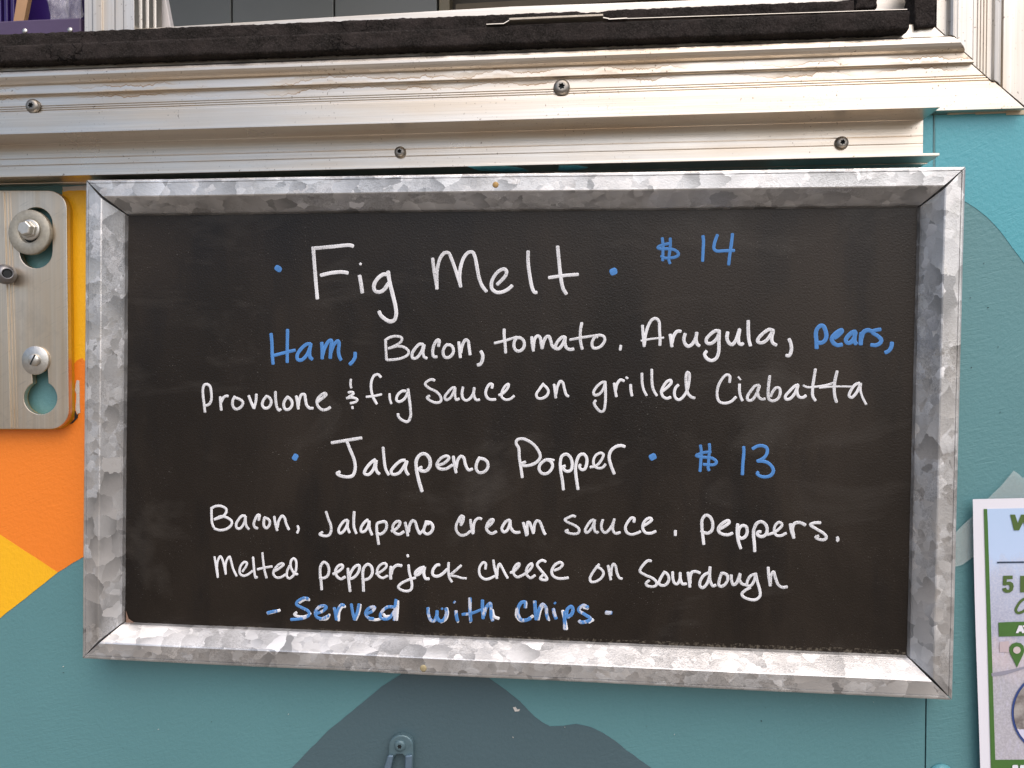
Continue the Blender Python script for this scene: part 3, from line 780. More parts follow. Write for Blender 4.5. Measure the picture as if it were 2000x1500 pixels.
WORDS = [
 # text, colour, origin x, y, scale of the measuring crop, pen width, strokes
 ('Fig', 'w', 520, 450, 6.667, 54, '600,235 850,213 1090,193 1130,205; 612,240 640,600 665,888; 52|710,585 850,553 1000,543 1062,555; 1215,592 1235,700 1250,810; 36|1222,432 1232,445; 1560,575 1535,570 1480,600 1420,670 1400,740 1420,790 1470,803 1530,775 1590,690; 1587,537 1600,640 1650,850 1685,1000 1690,1110 1665,1170 1610,1186 1540,1150 1485,1095 1470,1058'),
 ('dot', 'b', 520, 450, 6.667, 122, '150,506 160,490'),
 ('Melt', 'w', 820, 460, 5, 37, '125,225 140,350 168,515; 166,520 165,400 175,300 205,210 245,168 280,170 310,230 350,340 385,450 398,498; 398,500 388,400 400,300 430,215 475,165 515,163 540,215 560,320 580,420 610,495 650,546; 755,478 800,435 840,385 845,345 820,328 775,345 725,400 700,460 705,520 745,553 800,553 860,525 900,490; 1057,155 1058,270 1075,400 1100,520 1122,556 1140,555; 1345,107 1360,260 1378,420 1400,520 1430,570; 34|1260,412 1400,392 1545,380'),
 ('dot', 'b', 820, 460, 5, 72, '1872,359 1908,345'),
 ('$', 'b', 1260, 430, 10, 62, '335,350 350,500 348,650 342,790; 490,355 492,480 475,650 462,770 485,845; 480,455 400,470 300,500 245,535 300,560 420,560 550,575 635,625 650,675 590,720 460,740 370,735 315,700'),
 ('14', 'b', 1260, 430, 10, 66, '1130,310 1140,400 1132,600 1122,800; 1410,290 1380,370 1350,470 1345,560 1390,600 1550,598 1740,592; 1705,270 1690,420 1665,600 1640,780 1632,870'),
 ('Ham,', 'b', 500, 620, 4.348, 33, '128,140 135,220 138,320 145,395; 268,105 266,200 265,310 265,380; 30|145,325 240,300 330,278; 462,225 430,228 385,265 350,320 355,358 385,362 430,320 463,245; 465,225 455,290 460,340 478,355; 558,215 562,290 562,350; 565,320 585,255 620,200 640,195 635,270 630,345; 635,300 660,235 695,200 705,215 700,290 710,340 722,360; 842,300 840,340 820,375 797,398'),
 ('Bacon,', 'w', 500, 620, 4.348, 25, '1100,190 1103,270 1108,360; 1095,195 1140,168 1200,160 1238,175 1235,200 1200,230 1125,265; 1130,262 1200,245 1260,255 1295,285 1290,315 1240,345 1170,358 1115,362; 28|1420,230 1390,227 1350,265 1325,310 1330,345 1360,345 1400,300 1425,235; 28|1428,235 1418,300 1428,335 1450,347; 28|1550,245 1555,195 1540,192 1510,240 1500,300 1510,333 1535,335; 28|1620,232 1600,255 1588,300 1605,338 1640,338 1672,305 1675,265 1655,237 1618,232; 28|1722,210 1728,270 1735,340; 28|1738,300 1755,230 1780,190 1800,200 1810,260 1818,316; 30|1910,288 1925,320 1920,370 1903,398 1882,404'),
 ('tomato.', 'w', 950, 610, 7.143, 47, '248,237 248,330 262,460 268,565; 40|115,430 250,397 420,345; 420,357 390,410 385,480 410,528 450,543 505,513 530,455 520,400 480,360 425,352; 632,345 640,440 655,538; 655,500 665,410 690,345 725,330 752,360 765,440 778,505; 778,490 800,410 835,345 870,337 895,390 920,470 965,508; 1095,345 1060,347 1000,400 965,470 975,508 1010,508 1060,450 1095,370; 1100,345 1095,430 1120,498 1170,520 1215,512; 43|1330,148 1312,250 1310,380 1325,470 1338,512; 38|1165,383 1350,350 1550,320; 42|1550,345 1520,342 1485,390 1472,450 1490,495 1540,500 1600,470 1645,410 1650,360 1620,327 1560,317; 40|1875,465 1866,525'),
 ('Arugula,', 'w', 1230, 600, 6.06, 41, '38|150,217 158,330 170,463; 38|175,440 185,340 215,230 265,147 310,134 345,170 352,280 358,370 356,450; 26|135,398 260,375 400,362; 478,325 490,400 498,465; 500,420 520,340 560,287 603,285; 655,315 640,380 660,440 695,463 740,435 785,350 792,302; 792,302 785,390 800,440 823,458; 1058,282 1015,280 950,325 905,385 915,425 960,430 1020,385 1055,320; 1058,277 1055,400 1050,540 1020,608 965,632 910,605 885,555 908,522; 1158,297 1150,370 1175,425 1210,443 1250,400 1285,310 1300,262; 1300,267 1285,370 1295,430 1325,443 1338,427; 1402,163 1402,290 1412,400 1428,455; 1700,277 1650,264 1590,300 1522,370 1514,408 1560,423 1620,390 1670,320 1698,277; 1700,282 1680,360 1690,420 1733,450; 1885,378 1908,440 1910,520 1885,573 1852,572'),
 ('pears,', 'b', 1560, 600, 10, 86, '350,800 345,650 335,520 355,430 430,360 480,370 520,450 540,560 510,650 440,695 360,690; 700,600 780,540 845,470 838,445 780,470 690,540 645,620 680,700 760,743 840,730; 720,570 820,470; 1110,480 1050,490 960,570 920,640 950,695 1010,690 1080,600 1110,500; 1105,485 1090,580 1095,680 1122,715; 1225,505 1215,620 1210,725; 1225,600 1250,510 1310,457 1375,452 1420,470; 76|1595,435 1540,442 1445,472 1445,502 1540,560 1612,640 1590,700 1510,742 1415,738; 76|1820,692 1810,770 1760,850 1692,888'),
 ('Provolone', 'w', 380, 720, 6.897, 42, '140,585 128,480 115,370 112,280 130,222 165,210 205,235 225,330 225,420 195,480 145,500; 345,382 350,470 360,558; 360,450 385,395 420,370 450,370; 540,375 515,430 515,500 550,545 600,535 645,490 650,450 610,415 545,390; 730,367 760,450 798,533; 800,535 825,440 832,347; 965,375 925,430 912,490 940,530 985,530 1025,485 1030,430 1000,385 962,370; 1088,312 1092,420 1110,520 1138,563 1160,547; 1255,380 1215,430 1200,490 1220,545 1265,550 1310,500 1310,440 1280,400 1250,380; 1370,372 1385,450 1397,543; 1400,500 1410,420 1440,352 1480,347 1495,420 1510,490 1545,530 1595,535; 1660,445 1720,400 1775,347 1755,332 1700,360 1650,430 1660,500 1720,555 1780,550 1828,522'),
 ('&', 'w', 660, 720, 5.405, 30, '137,114 132,160 140,203; 110,252 150,247 165,262 110,303; 92,312 150,305 205,327 190,350 132,366; 28|152,402 155,422'),
 ('fig', 'w', 660, 720, 5.405, 32, '452,90 425,62 385,72 355,130 350,210 370,300 410,372; 28|300,298 380,290 460,272; 28|545,267 548,320 563,370; 715,237 680,237 630,280 618,330 645,350 700,320 738,255; 740,217 750,300 765,420 765,510 735,560 680,545 638,505 635,478'),
 ('sauce', 'w', 660, 720, 5.405, 31, '1020,125 990,114 935,140 920,165 960,205 1040,245 1085,300 1085,345 1040,360 970,335 940,305 968,288; 1235,200 1210,202 1160,250 1128,300 1140,330 1180,315 1220,250 1235,205; 1238,205 1235,280 1250,330 1278,318; 1320,197 1310,260 1320,315 1355,336 1400,310 1435,240 1438,202; 1438,202 1435,280 1460,330 1493,328; 1625,205 1630,167 1605,162 1570,210 1560,270 1585,315 1625,328 1663,325; 28|1700,280 1750,255 1800,190 1800,162 1765,185 1730,250 1730,300 1770,328 1820,320 1860,288'),
 ('on', 'w', 1030, 710, 5.714, 33, '180,225 140,280 100,345 115,385 160,390 215,360 235,310 215,270 175,235; 298,235 308,310 317,383; 320,340 335,260 370,197 395,215 415,290 435,350 458,366'),
 ('grilled', 'w', 1030, 710, 5.714, 33, '865,205 830,212 770,265 738,325 750,353 800,343 850,280 868,205; 868,202 872,320 868,450 850,528 815,535 765,485 745,440 762,414; 968,222 978,290 993,368; 985,300 1000,230 1040,182 1078,195; 1152,237 1155,300 1167,360; 27|1102,153 1118,168; 31|1278,110 1282,220 1300,300 1330,356; 31|1388,67 1390,200 1405,290 1443,358; 1490,320 1545,280 1605,215 1600,187 1560,200 1510,270 1495,320 1515,370 1555,390 1598,378; 1685,240 1655,270 1640,330 1655,385 1690,405 1740,370 1785,290 1805,190 1805,110 1785,97 1770,150 1775,260 1790,330 1830,375 1866,385'),
 ('Ciabatta', 'w', 1380, 710, 6.06, 35, '272,222 275,150 240,132 185,180 135,280 125,380 150,450 215,470 290,450 348,397; 390,247 390,330 405,400 423,438; 24|375,160 402,192; 620,257 580,262 520,330 482,400 492,433 535,433 590,360 625,280; 626,262 605,330 620,400 655,423 690,418; 748,147 735,250 728,350 737,420 780,443 840,420 872,350 860,292 825,287 785,330 757,390; 1085,252 1045,267 980,330 932,390 942,423 985,418 1040,360 1080,270; 1083,257 1070,330 1095,395 1140,403 1175,380; 1288,68 1270,180 1255,290 1258,390 1288,438; 1545,92 1520,200 1510,300 1520,400 1538,458; 27|1145,260 1190,280 1320,272 1440,250 1500,230; 24|1335,287 1450,277 1600,272 1720,275; 1810,232 1760,250 1702,330 1687,385 1715,403 1770,350 1820,250; 28|1828,237 1820,310 1845,400 1888,483'),
 ('dot', 'b', 550, 830, 4.651, 58, '115,308 132,278'),
 ('Jalapeno', 'w', 550, 830, 4.651, 33, '455,162 590,140 725,118; 595,155 625,230 660,320 668,400 645,460 595,472 530,460 503,440 528,427; 31|850,315 815,340 765,400 752,440 785,452 830,410 855,330; 31|860,325 855,390 870,430 888,445; 29|922,205 930,300 945,400 972,453; 30|1120,320 1085,325 1030,370 995,420 1005,448 1060,440 1110,380 1135,330; 30|1140,330 1125,390 1135,430 1152,453; 1275,603 1245,500 1225,400 1225,320 1260,270 1305,264 1345,310 1345,380 1310,418 1260,413 1252,395 1272,387; 29|1415,370 1480,345 1520,300 1505,282 1450,300 1410,360 1430,395 1490,400 1550,365; 29|1560,287 1570,360 1585,433; 29|1585,390 1600,320 1630,284 1655,300 1670,360 1700,410 1732,400; 30|1800,295 1775,340 1768,400 1795,433 1845,423 1875,380 1870,340 1840,312 1795,302'),
 ('Popper', 'w', 980, 830, 6.25, 40, '250,640 235,530 215,400 205,280 177,230 182,187 240,167 310,187 390,240 450,320 470,390 430,450 350,490 260,495 247,470 288,452; 530,427 470,480 455,540 490,590 545,595 600,550 620,490 590,440 540,425; 32|540,420 600,422 636,432; 752,790 740,680 720,560 715,450 735,380 790,357 840,400 860,480 845,550 800,568 760,545 747,510 772,502; 930,785 910,650 900,540 915,440 950,370 1000,357 1035,400 1035,480 1010,540 975,546 947,510 958,487; 34|1080,515 1150,500 1215,430 1240,360 1205,342 1150,370 1120,430 1130,500 1180,528 1230,520 1265,482; 1372,595 1335,500 1310,400 1330,320 1390,267 1460,252 1500,265'),
 ('dot', 'b', 980, 830, 6.25, 88, '1822,400 1862,380'),
 ('$', 'b', 1340, 850, 10, 63, '280,200 295,300 290,450 280,600 272,705; 455,172 460,280 445,420 435,580 430,650 448,688; 480,330 370,335 270,365 198,400 270,425 400,435 520,455 593,520 560,570 460,580 340,570'),
 ('13', 'b', 1340, 850, 10, 67, '1125,230 1128,330 1110,550 1100,768; 1300,265 1390,215 1500,207 1575,250 1585,330 1540,420 1440,490 1390,505; 1395,508 1500,510 1600,540 1680,620 1705,700 1660,780 1560,815 1450,800 1387,750 1408,722'),
 ('Bacon,', 'w', 390, 970, 8, 46, '185,172 185,300 195,420 220,478; 178,187 240,152 330,147 410,190 415,240 360,310 230,357; 235,352 330,310 420,325 500,385 495,440 430,500 320,525 230,500; 710,302 660,302 600,370 570,430 580,490 630,498 690,420 715,320; 718,312 715,400 735,470 768,508; 920,368 935,290 910,287 860,370 845,430 865,483 905,493; 1010,332 1000,400 1010,470 1045,493 1085,450 1095,390 1065,347 1010,327; 1165,312 1180,410 1210,528; 1215,480 1235,380 1290,302 1325,330 1350,420 1393,513; 42|1530,457 1545,510 1524,566'),
 ('Jalapeno', 'w', 600, 970, 6.667, 40, '245,197 275,290 308,380 310,450 285,500 225,512 162,490 198,462; 525,307 490,312 430,380 408,440 425,478 470,455 515,380 530,312; 530,312 525,400 550,468; 612,198 605,300 610,400 638,478; 790,302 750,330 700,410 705,458 750,450 795,380 805,322; 808,322 810,410 843,497; 930,620 915,520 905,430 912,352 960,332 1015,327 1035,380 1010,450 950,490 920,480; 1097,450 1160,420 1205,360 1205,327 1170,322 1120,370 1115,430 1150,478 1200,490 1258,457; 1275,337 1295,420 1310,508; 1320,460 1335,370 1375,312 1405,330 1430,410 1460,480; 1460,485 1510,440 1535,370 1550,322; 1545,327 1610,342 1638,395 1615,460 1560,488 1520,460 1530,390 1560,347 1583,360'),
 ('cream', 'w', 870, 980, 8, 48, '240,368 275,300 280,232 250,222 200,290 165,390 180,470 240,523 310,518 390,460; 232,330 258,250; 390,282 405,400 430,498; 435,480 440,370 470,290 520,257 562,270; 650,400 720,340 750,282 720,277 665,330 640,410 660,460 720,498 796,467; 1005,287 960,297 900,370 880,430 910,473 960,450 1000,360 1010,290; 1010,300 1020,400 1060,463 1110,483 1160,475; 1215,327 1240,420 1268,528; 1280,510 1275,390 1285,322 1310,322 1340,400 1375,493; 1380,470 1390,360 1430,297 1470,310 1510,400 1540,480 1558,508'),
 ('sauce.', 'w', 1080, 980, 7.407, 42, '323,215 290,202 230,225 172,260 220,300 310,340 375,395 370,448 310,466 220,450 182,425 218,412; 590,262 555,272 495,350 465,415 480,448 520,430 580,340 605,265; 602,267 595,360 610,430 635,448 652,435; 720,262 700,340 710,410 750,448 800,420 860,330 888,252; 885,262 865,350 870,420 905,458 970,445; 1170,293 1175,242 1140,232 1085,290 1048,370 1065,440 1125,473 1200,460 1265,432; 1290,360 1360,320 1430,260 1410,237 1360,250 1310,310 1300,390 1340,448 1420,455 1486,427; 46|1770,420 1770,485'),
 ('peppers.', 'w', 1350, 980, 6.452, 42, '158,535 145,420 135,320 140,220 185,170 235,190 270,270 260,360 210,396 150,383 127,366; 335,355 420,310 480,260 470,237 410,260 345,330 350,380 410,413 470,415 518,396; 585,282 580,380 595,500 624,588; 590,430 600,350 640,302 690,312 705,380 680,440 630,463 602,442; 800,625 795,520 785,420 790,350 830,270 890,252 945,300 955,380 920,430 870,438 832,410 845,380 876,378; 36|960,415 1040,390 1110,340 1145,290 1110,257 1065,290 1045,360 1070,420 1130,428 1196,396; 1250,282 1265,370 1293,456; 1290,420 1275,340 1300,275 1370,262 1436,293; 38|1628,264 1550,267 1502,290 1580,345 1670,400 1703,445 1680,478 1610,473 1567,447 1603,432; 38|1840,447 1850,480 1836,493'),
 ('Melted', 'w', 400, 1060, 8.696, 45, '165,242 190,400 220,588; 220,560 205,400 225,290 265,232 300,290 330,400 355,533; 355,520 350,400 375,290 420,237 440,290 480,440 538,566; 640,490 700,400 715,342 680,327 625,370 590,460 600,530 660,563 730,540 810,480; 820,247 830,380 845,520 865,598 888,580; 978,172 990,300 1010,450 1048,598; 895,453 1010,425 1143,405; 1195,480 1270,430 1340,370 1320,352 1260,370 1180,460 1165,530 1210,588 1290,588 1370,540; 1440,390 1400,480 1395,570 1430,608 1490,570 1540,490 1555,390 1545,300 1510,267 1470,300 1455,380 1480,460 1530,530 1577,535'),
 ('pepperjack', 'w', 610, 1070, 6.452, 40, '118,526 110,420 98,320 105,230 145,180 190,210 210,290 185,360 130,383 92,375; 262,330 340,290 385,240 375,217 330,227 290,290 310,360 360,393 412,366; 448,262 455,370 475,548; 460,390 490,300 550,227 590,222 590,280 550,350 490,388 457,385; 645,546 640,420 635,330 650,250 700,207 745,240 755,320 720,380 660,403 627,390; 34|804,330 880,290 935,230 920,197 870,207 820,270 825,340 880,380 948,352; 990,237 985,320 988,392; 995,330 1010,270 1060,222 1126,225; 36|1213,217 1220,300 1245,400 1255,480 1240,528 1190,546 1120,530 1082,495 1120,450 1220,400 1300,377; 34|1200,88 1205,113; 1410,242 1360,257 1300,310 1300,343 1340,335 1400,270 1415,247; 1415,247 1405,330 1430,388 1470,390; 30|1330,310 1380,270; 1603,215 1570,217 1520,280 1520,340 1565,360 1630,335 1700,270; 34|1718,187 1715,270 1725,370 1758,428; 34|1875,222 1800,290 1720,355; 30|1730,350 1820,360 1880,380 1940,385'),
 ('cheese', 'w', 910, 1070, 6.25, 35, '238,258 240,190 215,177 175,220 160,280 180,350 235,383 290,375 350,345; 335,152 345,230 365,310 378,373; 380,340 385,260 410,197 440,240 475,310 508,368; 545,305 600,275 650,215 650,192 615,207 580,270 590,330 630,358 690,335; 690,335 760,290 810,220 805,192 765,217 735,280 750,340 790,368 843,335; 973,170 935,152 885,177 870,210 910,270 970,340 990,385 950,393 907,375 940,330; 1080,275 1150,245 1180,200 1155,177 1095,202 1050,270 1055,330 1110,370 1180,375 1248,365'),
 ('on', 'w', 910, 1070, 6.25, 35, '1625,202 1570,270 1515,370 1525,413 1580,413 1650,370 1680,310 1650,260 1590,227; 1735,217 1750,300 1768,388; 1772,340 1775,260 1800,197 1825,220 1845,310 1875,368 1905,377'),
 ('Sourdough', 'w', 1230, 1070, 6.06, 36, '253,155 215,152 150,215 120,275 180,320 270,360 315,405 310,445 260,460 202,445 192,420 228,387; 405,292 370,350 345,420 370,443 420,440 460,390 460,340 430,297 400,287; 507,287 510,360 530,420 560,428 590,380 597,297; 597,297 600,370 625,428 668,425; 690,292 700,370 711,463; 715,420 715,340 740,287 790,282 830,298; 925,297 880,322 835,390 830,450 860,473 910,430 945,340; 950,228 945,320 955,400 985,453 1016,440; 1085,302 1060,380 1055,440 1080,458 1130,430 1160,370 1150,322 1110,302 1080,302; 1200,322 1205,390 1225,438 1260,420 1290,350 1305,307; 1305,307 1300,380 1330,428 1375,440; 34|1480,312 1430,332 1390,400 1390,448 1430,448 1475,380 1490,302; 34|1490,302 1510,400 1540,510 1540,570 1490,613 1410,608 1340,575 1327,545 1370,500 1425,472; 1638,232 1645,330 1662,448; 1665,420 1670,330 1700,282 1725,360 1760,440 1810,468 1860,460'),
 ('-', 'm', 500, 1140, 5.556, 38, 'u|125,322 180,310 258,288; 125,318 180,303 225,297'),
 ('Served', 'm', 500, 1140, 5.556, 36, 'u|440,312 415,335 470,358 555,350 590,320; u|580,175 530,172 470,205; u|690,385 770,380 796,335; u|895,400 905,300 940,250 968,250; u|1082,392 1120,300 1132,228; u|1230,385 1310,392 1350,380; u|1385,330 1400,355 1470,352; u|1525,395 1535,290 1540,190; 570,163 520,155 450,195 440,225 500,260 570,300 575,340 520,370 440,385 380,388; 650,325 720,300 765,255 740,240 690,250 645,310 660,360 720,378 786,347; 850,262 860,310 873,390; 870,340 895,270 930,227 956,235; 1035,222 1050,310 1070,388; 1070,390 1100,310 1118,222; 1200,325 1260,300 1290,257 1260,252 1210,280 1190,325 1220,368 1275,380; 1490,252 1430,252 1370,300 1350,360 1390,383 1450,370 1500,300; 1520,173 1510,260 1508,340 1500,393'),
 ('with', 'm', 820, 1150, 5, 35, 'u|205,325 250,300 270,240 262,190; 24|215,190 220,200; u|375,320 370,318; 80,187 85,250 110,308 140,313 165,260 168,217; 168,232 170,280 200,316 235,300 260,240 255,192; 352,217 358,270 368,312; 22|332,136 345,124; u|495,320 498,322; 490,92 490,200 497,314; 30|415,250 500,240 595,205; u|705,205 725,270 770,290; 612,112 612,200 618,288; 625,260 650,180 688,142 695,210 700,280 712,308'),
 ('chips-', 'm', 820, 1150, 5, 36, 'u|948,200 945,265 985,310 1050,300 1104,266; 1030,182 1030,132 995,132 960,190 962,260 995,305 1050,302 1080,285; u|1155,300 1180,200 1210,160; u|1262,300 1258,302; 1122,122 1128,210 1135,298; 1142,290 1170,190 1200,152 1230,180 1240,260 1254,296; 1305,197 1315,250 1330,290; 22|1314,145 1326,134; u|1395,215 1412,290 1432,395; 1414,225 1414,300 1416,392; 1430,270 1440,200 1480,172 1495,200 1480,250 1440,278; u|1640,190 1600,180; u|1690,300 1650,325; 1640,180 1600,162 1560,187 1552,210 1610,250 1665,290 1640,315 1570,325 1557,312; u|1816,236 1850,238; 1818,229 1870,234'),
]
for text, colr, ox, oy, sc_, pw, ss in WORDS:
    m_ = MB(); i = 0
    if colr == 'm':
        for st in ss.split(';'):
            st = st.strip(); under = st.startswith('u|'); wd = pw
            if '|' in st:
                a, st = st.split('|'); wd = pw if a == 'u' else float(a)
            pts = [tuple(float(x) for x in q.split(',')) for q in st.split()]
            stroke(m_, [(ox + x / sc_, oy + y / sc_) for x, y in pts], wd / sc_ * (.95 if under else 1.0), YBD, 0 if under else 1, lift=(0 if under else .00016) + .000012 * i); i += 1
        o = m_.build('lettering', [M['white'], M['blue_worn']], mbd, recalc=True)
        tag(o, 'worn blue over white handwriting reading ' + text.replace('-', ' dash').strip())
    else:
        for wd, pts in parse(ss):
            stroke(m_, [(ox + x / sc_, oy + y / sc_) for x, y in pts], (wd or pw) / sc_, YBD, 0, lift=.000012 * i); i += 1
        o = m_.build('lettering', M['white' if colr == 'w' else 'blue'], mbd)
        tag(o, ('white' if colr == 'w' else 'blue') + (' round marker dot' if text == 'dot' else ' handwriting reading ' + text))

# ------------------------------------------------------------------ flyer and its tape
YP = -.0068
fl = thing('flyer', P(1960, 1250, YP), 'printed paper flyer with green border taped to the wall right of the board', 'flyer')
def FY(px, py, y): return P(px, py, y)
pw_, top_, bot_ = 2480, 973, 1765
def sheet(mb, outline, lift, mi=0):
    """a thin sheet following the paper, which bows away from the wall along its free left edge"""
    mb.prism([P(a, b, YP - lift) for a, b in outline], [P(a, b, YP - lift + .00012) for a, b in outline], mi)
LE = lambda y: 1900 + (y - 975) * 13.5 / 525 - 1.2 * math.sin((y - 975) / 120)      # left edge of the paper
m_ = MB(); out = [(LE(975), 975)]
out += [(LE(y), y) for y in range(1000, 1770, 20)]
out += [(pw_, 1745), (pw_, 962)]
sheet(m_, out, 0); m_.build('paper', M['paper'], fl)
# printed photograph: pale sky over a washed-out village street
mt, t, b = mk('printed_picture'); zo = sep(t); v = pos(t)
zt, zbm = P(1950, 995, YP).z, P(1950, 1483, YP).z
hgt = mth(t, 'DIVIDE', mth(t, 'SUBTRACT', zo[2], zbm), zt - zbm)
hn = mth(t, 'ADD', hgt, mth(t, 'MULTIPLY', mth(t, 'SUBTRACT', nz(t, pos(t, (1.0, 1, .6)), 120, 5, .7), .5), .22))
skyc = ramp(t, hn, [(.0, (.40, .39, .44)), (.30, (.38, .38, .43)), (.42, (.52, .46, .50)), (.50, (.36, .38, .50)), (.74, (.44, .50, .66)), (.82, (.48, .62, .86)), (1.0, (.45, .60, .83))])
leaf = ramp(t, nz(t, v, 700, 3, .7), [(.42, g1(0)), (.62, g1(1))])
lm = mth(t, 'MULTIPLY', leaf, mth(t, 'LESS_THAN', hn, .80))
skyc = mixc(t, mth(t, 'MULTIPLY', lm, .30), skyc, (.74, .74, .80))
lm2 = mth(t, 'MULTIPLY', ramp(t, nz(t, pos(t, (1, 1, .35)), 300, 3, .7), [(.5, g1(0)), (.7, g1(1))]), mth(t, 'LESS_THAN', hn, .5))
skyc = mixc(t, mth(t, 'MULTIPLY', lm2, .35), skyc, (.62, .62, .80))
L(t, skyc, b.inputs['Base Color']); b.inputs['Roughness'].default_value = .55
M['print'] = mt
M['green'] = plain('printed_green', (.055, .155, .03), .55, 0, .15, 300, .05)
M['green_d'] = plain('printed_dark_green', (.07, .13, .03), .55, 0, .1, 300, .05)
M['navy'] = plain('printed_navy', (.03, .065, .24), .55, 0, .1, 300, .05)
M['navy_d'] = plain('printed_dark_line', (.02, .04, .08), .55, 0, .1, 300, .05)
IL = lambda y: 1921.5 + (y - 995) * 14.0 / 505
m_ = MB(); sheet(m_, [(IL(995) + 6, 994)] + [(IL(y) + 6, y) for y in range(1020, 1490, 20)] + [(IL(1484) + 6, 1484), (2440, 1480), (2440, 984)], .0002)
m_.build('picture', M['print'], fl)
m_ = MB(); sheet(m_, [(IL(995), 994), (IL(995) + 6.5, 994)] + [(IL(y) + 7 + (y - 995) * .004, y) for y in range(1020, 1490, 20)] + [(IL(1484) + 9, 1484), (2440, 1481), (2440, 1700), (IL(1700), 1700)] + [(IL(y), y) for y in range(1680, 1000, -20)], .0004)
m_.build('border', M['green'], fl)
def flyer_part(name, polys, mat_, lift, label=None):
    m_ = MB()
    for k, pl in enumerate(polys): sheet(m_, pl, lift + .00003 * k)
    o = m_.build(name, mat_, fl)
    if label: o['label'] = label
def rib(pts, w):
    """outline of a flat pen line of width w"""
    ln = spline(pts, 2.0); a, b = [], []
    for i, p in enumerate(ln):
        tg = (ln[min(len(ln) - 1, i + 1)] - ln[max(0, i - 1)]).normalized(); nn = Vector((-tg.y, tg.x)) * w / 2
        a.append((p + nn)[:]); b.append((p - nn)[:])
    return a + b[::-1]
dn = lambda pts, ox=1860, oy=900, s=4.6857: [(ox + x / s, oy + y / s) for x, y in pts]
flyer_part('lettering', [dn([(530, 492), (575, 492), (600, 570), (630, 492), (672, 492), (698, 570), (725, 492), (770, 492), (720, 636), (675, 636), (650, 560), (612, 636), (565, 636)])], M['green_d'], .0006, 'green capital W')
five = dn([(466, 1052), (553, 1050), (553, 1082), (500, 1084), (497, 1108), (530, 1104), (556, 1120), (563, 1150), (553, 1188), (525, 1207), (490, 1208), (464, 1192), (458, 1168), (492, 1160), (500, 1178), (518, 1180), (527, 1160), (520, 1138), (500, 1135), (488, 1142), (462, 1138)])
flyer_part('lettering', [five, dn([(622, 1052), (664, 1052), (664, 1204), (622, 1204)])], M['green_d'], .0006, 'green figure 5 and capital letter bar')
flyer_part('lettering', [rib(dn([(760, 1270), (700, 1255), (640, 1275), (595, 1330), (582, 1370), (600, 1392), (650, 1378), (690, 1345)]), 5.2)], M['green_d'], .0006, 'green script letter')
flyer_part('rule_line', [[(1947.5, 1097), (2400, 1092), (2400, 1094.5), (1947.5, 1100)]], M['navy_d'], .0006)
flyer_part('banner', [[(1950, 1216)] + [(1950 + k * 15, 1215.5 - 4 * math.sin(k / 9)) for k in range(1, 29)] + [(2370, 1240)] + [(1951 + k * 15, 1243.5 - 4 * math.sin(k / 9)) for k in range(28, -1, -1)]], M['green'], .0006)
dq = lambda pts: [(1900 + x / 4.6875, 1180 + y / 4.6875) for x, y in pts]
flyer_part('lettering', [dq([(393, 265), (422, 195), (450, 195), (480, 265), (452, 265), (446, 250), (424, 250), (418, 265)]), dq([(456, 195), (500, 195), (500, 212), (488, 212), (486, 265), (472, 265), (470, 212), (462, 212)])], M['paper'], .0010, 'white capital letters on the banner')
pin = [(405, 580), (372, 510), (345, 460), (333, 425), (338, 390), (360, 362), (398, 350), (440, 358), (466, 385), (474, 425), (462, 460), (438, 510)]
flyer_part('map_pin', [dq(pin)], M['green'], .0007)
flyer_part('pin_eye', [[(1986.2 + 7.4 * math.cos(k * .3491), 1269.8 + 7 * math.sin(k * .3491)) for k in range(18)]], plain('pin_eye', (.55, .48, .48), .6), .0010)
flyer_part('sidewalk', [dq([(170, 632), (300, 610), (469, 572), (600, 550), (600, 578), (469, 592), (300, 645), (175, 662)])], plain('printed_walk', (.27, .27, .34), .6, 0, .1), .0006)
flyer_part('house', [dq([(245, 345), (330, 338), (330, 440), (245, 440)])], plain('printed_house', (.50, .42, .45), .6, 0, .1), .0006)
cx, cy, rx, ry = 2047, 1392, 71, 78
circ = lambda k_: [(cx + rx * k_ * math.cos(2 * math.pi * q_ / 64), cy + ry * k_ * math.sin(2 * math.pi * q_ / 64)) for q_ in range(64)]
flyer_part('ring', [circ(1.0)], M['navy'], .0007)
mt, t, b = mk('ring_picture'); zo = sep(t)
zm = P(1990, 1422, YP).z
sel = mth(t, 'GREATER_THAN', mth(t, 'ADD', zo[2], mth(t, 'MULTIPLY', mth(t, 'SUBTRACT', nz(t, pos(t), 160, 2), .5), .006)), zm)
L(t, mixc(t, sel, (.62, .62, .78), mixc(t, ramp(t, nz(t, pos(t), 130, 3, .6), [(.35, g1(0)), (.65, g1(1))]), (.17, .15, .145), (.40, .38, .37))), b.inputs['Base Color']); b.inputs['Roughness'].default_value = .55
flyer_part('ring_picture', [circ(.94)], mt, .0010)
flyer_part('lettering', [dq([(362, 1480), (372, 1472), (408, 1472), (415, 1482), (415, 1620), (362, 1620)]), dq([(432, 1482), (440, 1473), (500, 1473), (500, 1620), (432, 1620)])], M['paper'], .0010, 'white block letters on the green footer')

mt, t, b = mk('matte_tape'); b.inputs['Base Color'].default_value = (.66, .72, .72, 1); b.inputs['Roughness'].default_value = .30; b.inputs['Alpha'].default_value = .22
bump(t, b, nz(t, pos(t), 120, 2), .3, .0006)
m_ = MB()
tp = [(1862, 1045), (1872, 1034), (1901, 1006), (1930, 973), (1956, 948), (1980, 919), (1990, 926), (1997, 933), (2003, 932), (2020, 946), (1960, 1025), (1903, 1086), (1880, 1103), (1866, 1107), (1850, 1090)]
m_.prism([P(a, b_, -.0030) for a, b_ in tp], [P(a, b_, -.0028) for a, b_ in tp])
tag(m_.build('tape_strip', mt), 'matte translucent tape strip slanting behind the top corner of the flyer', 'tape')

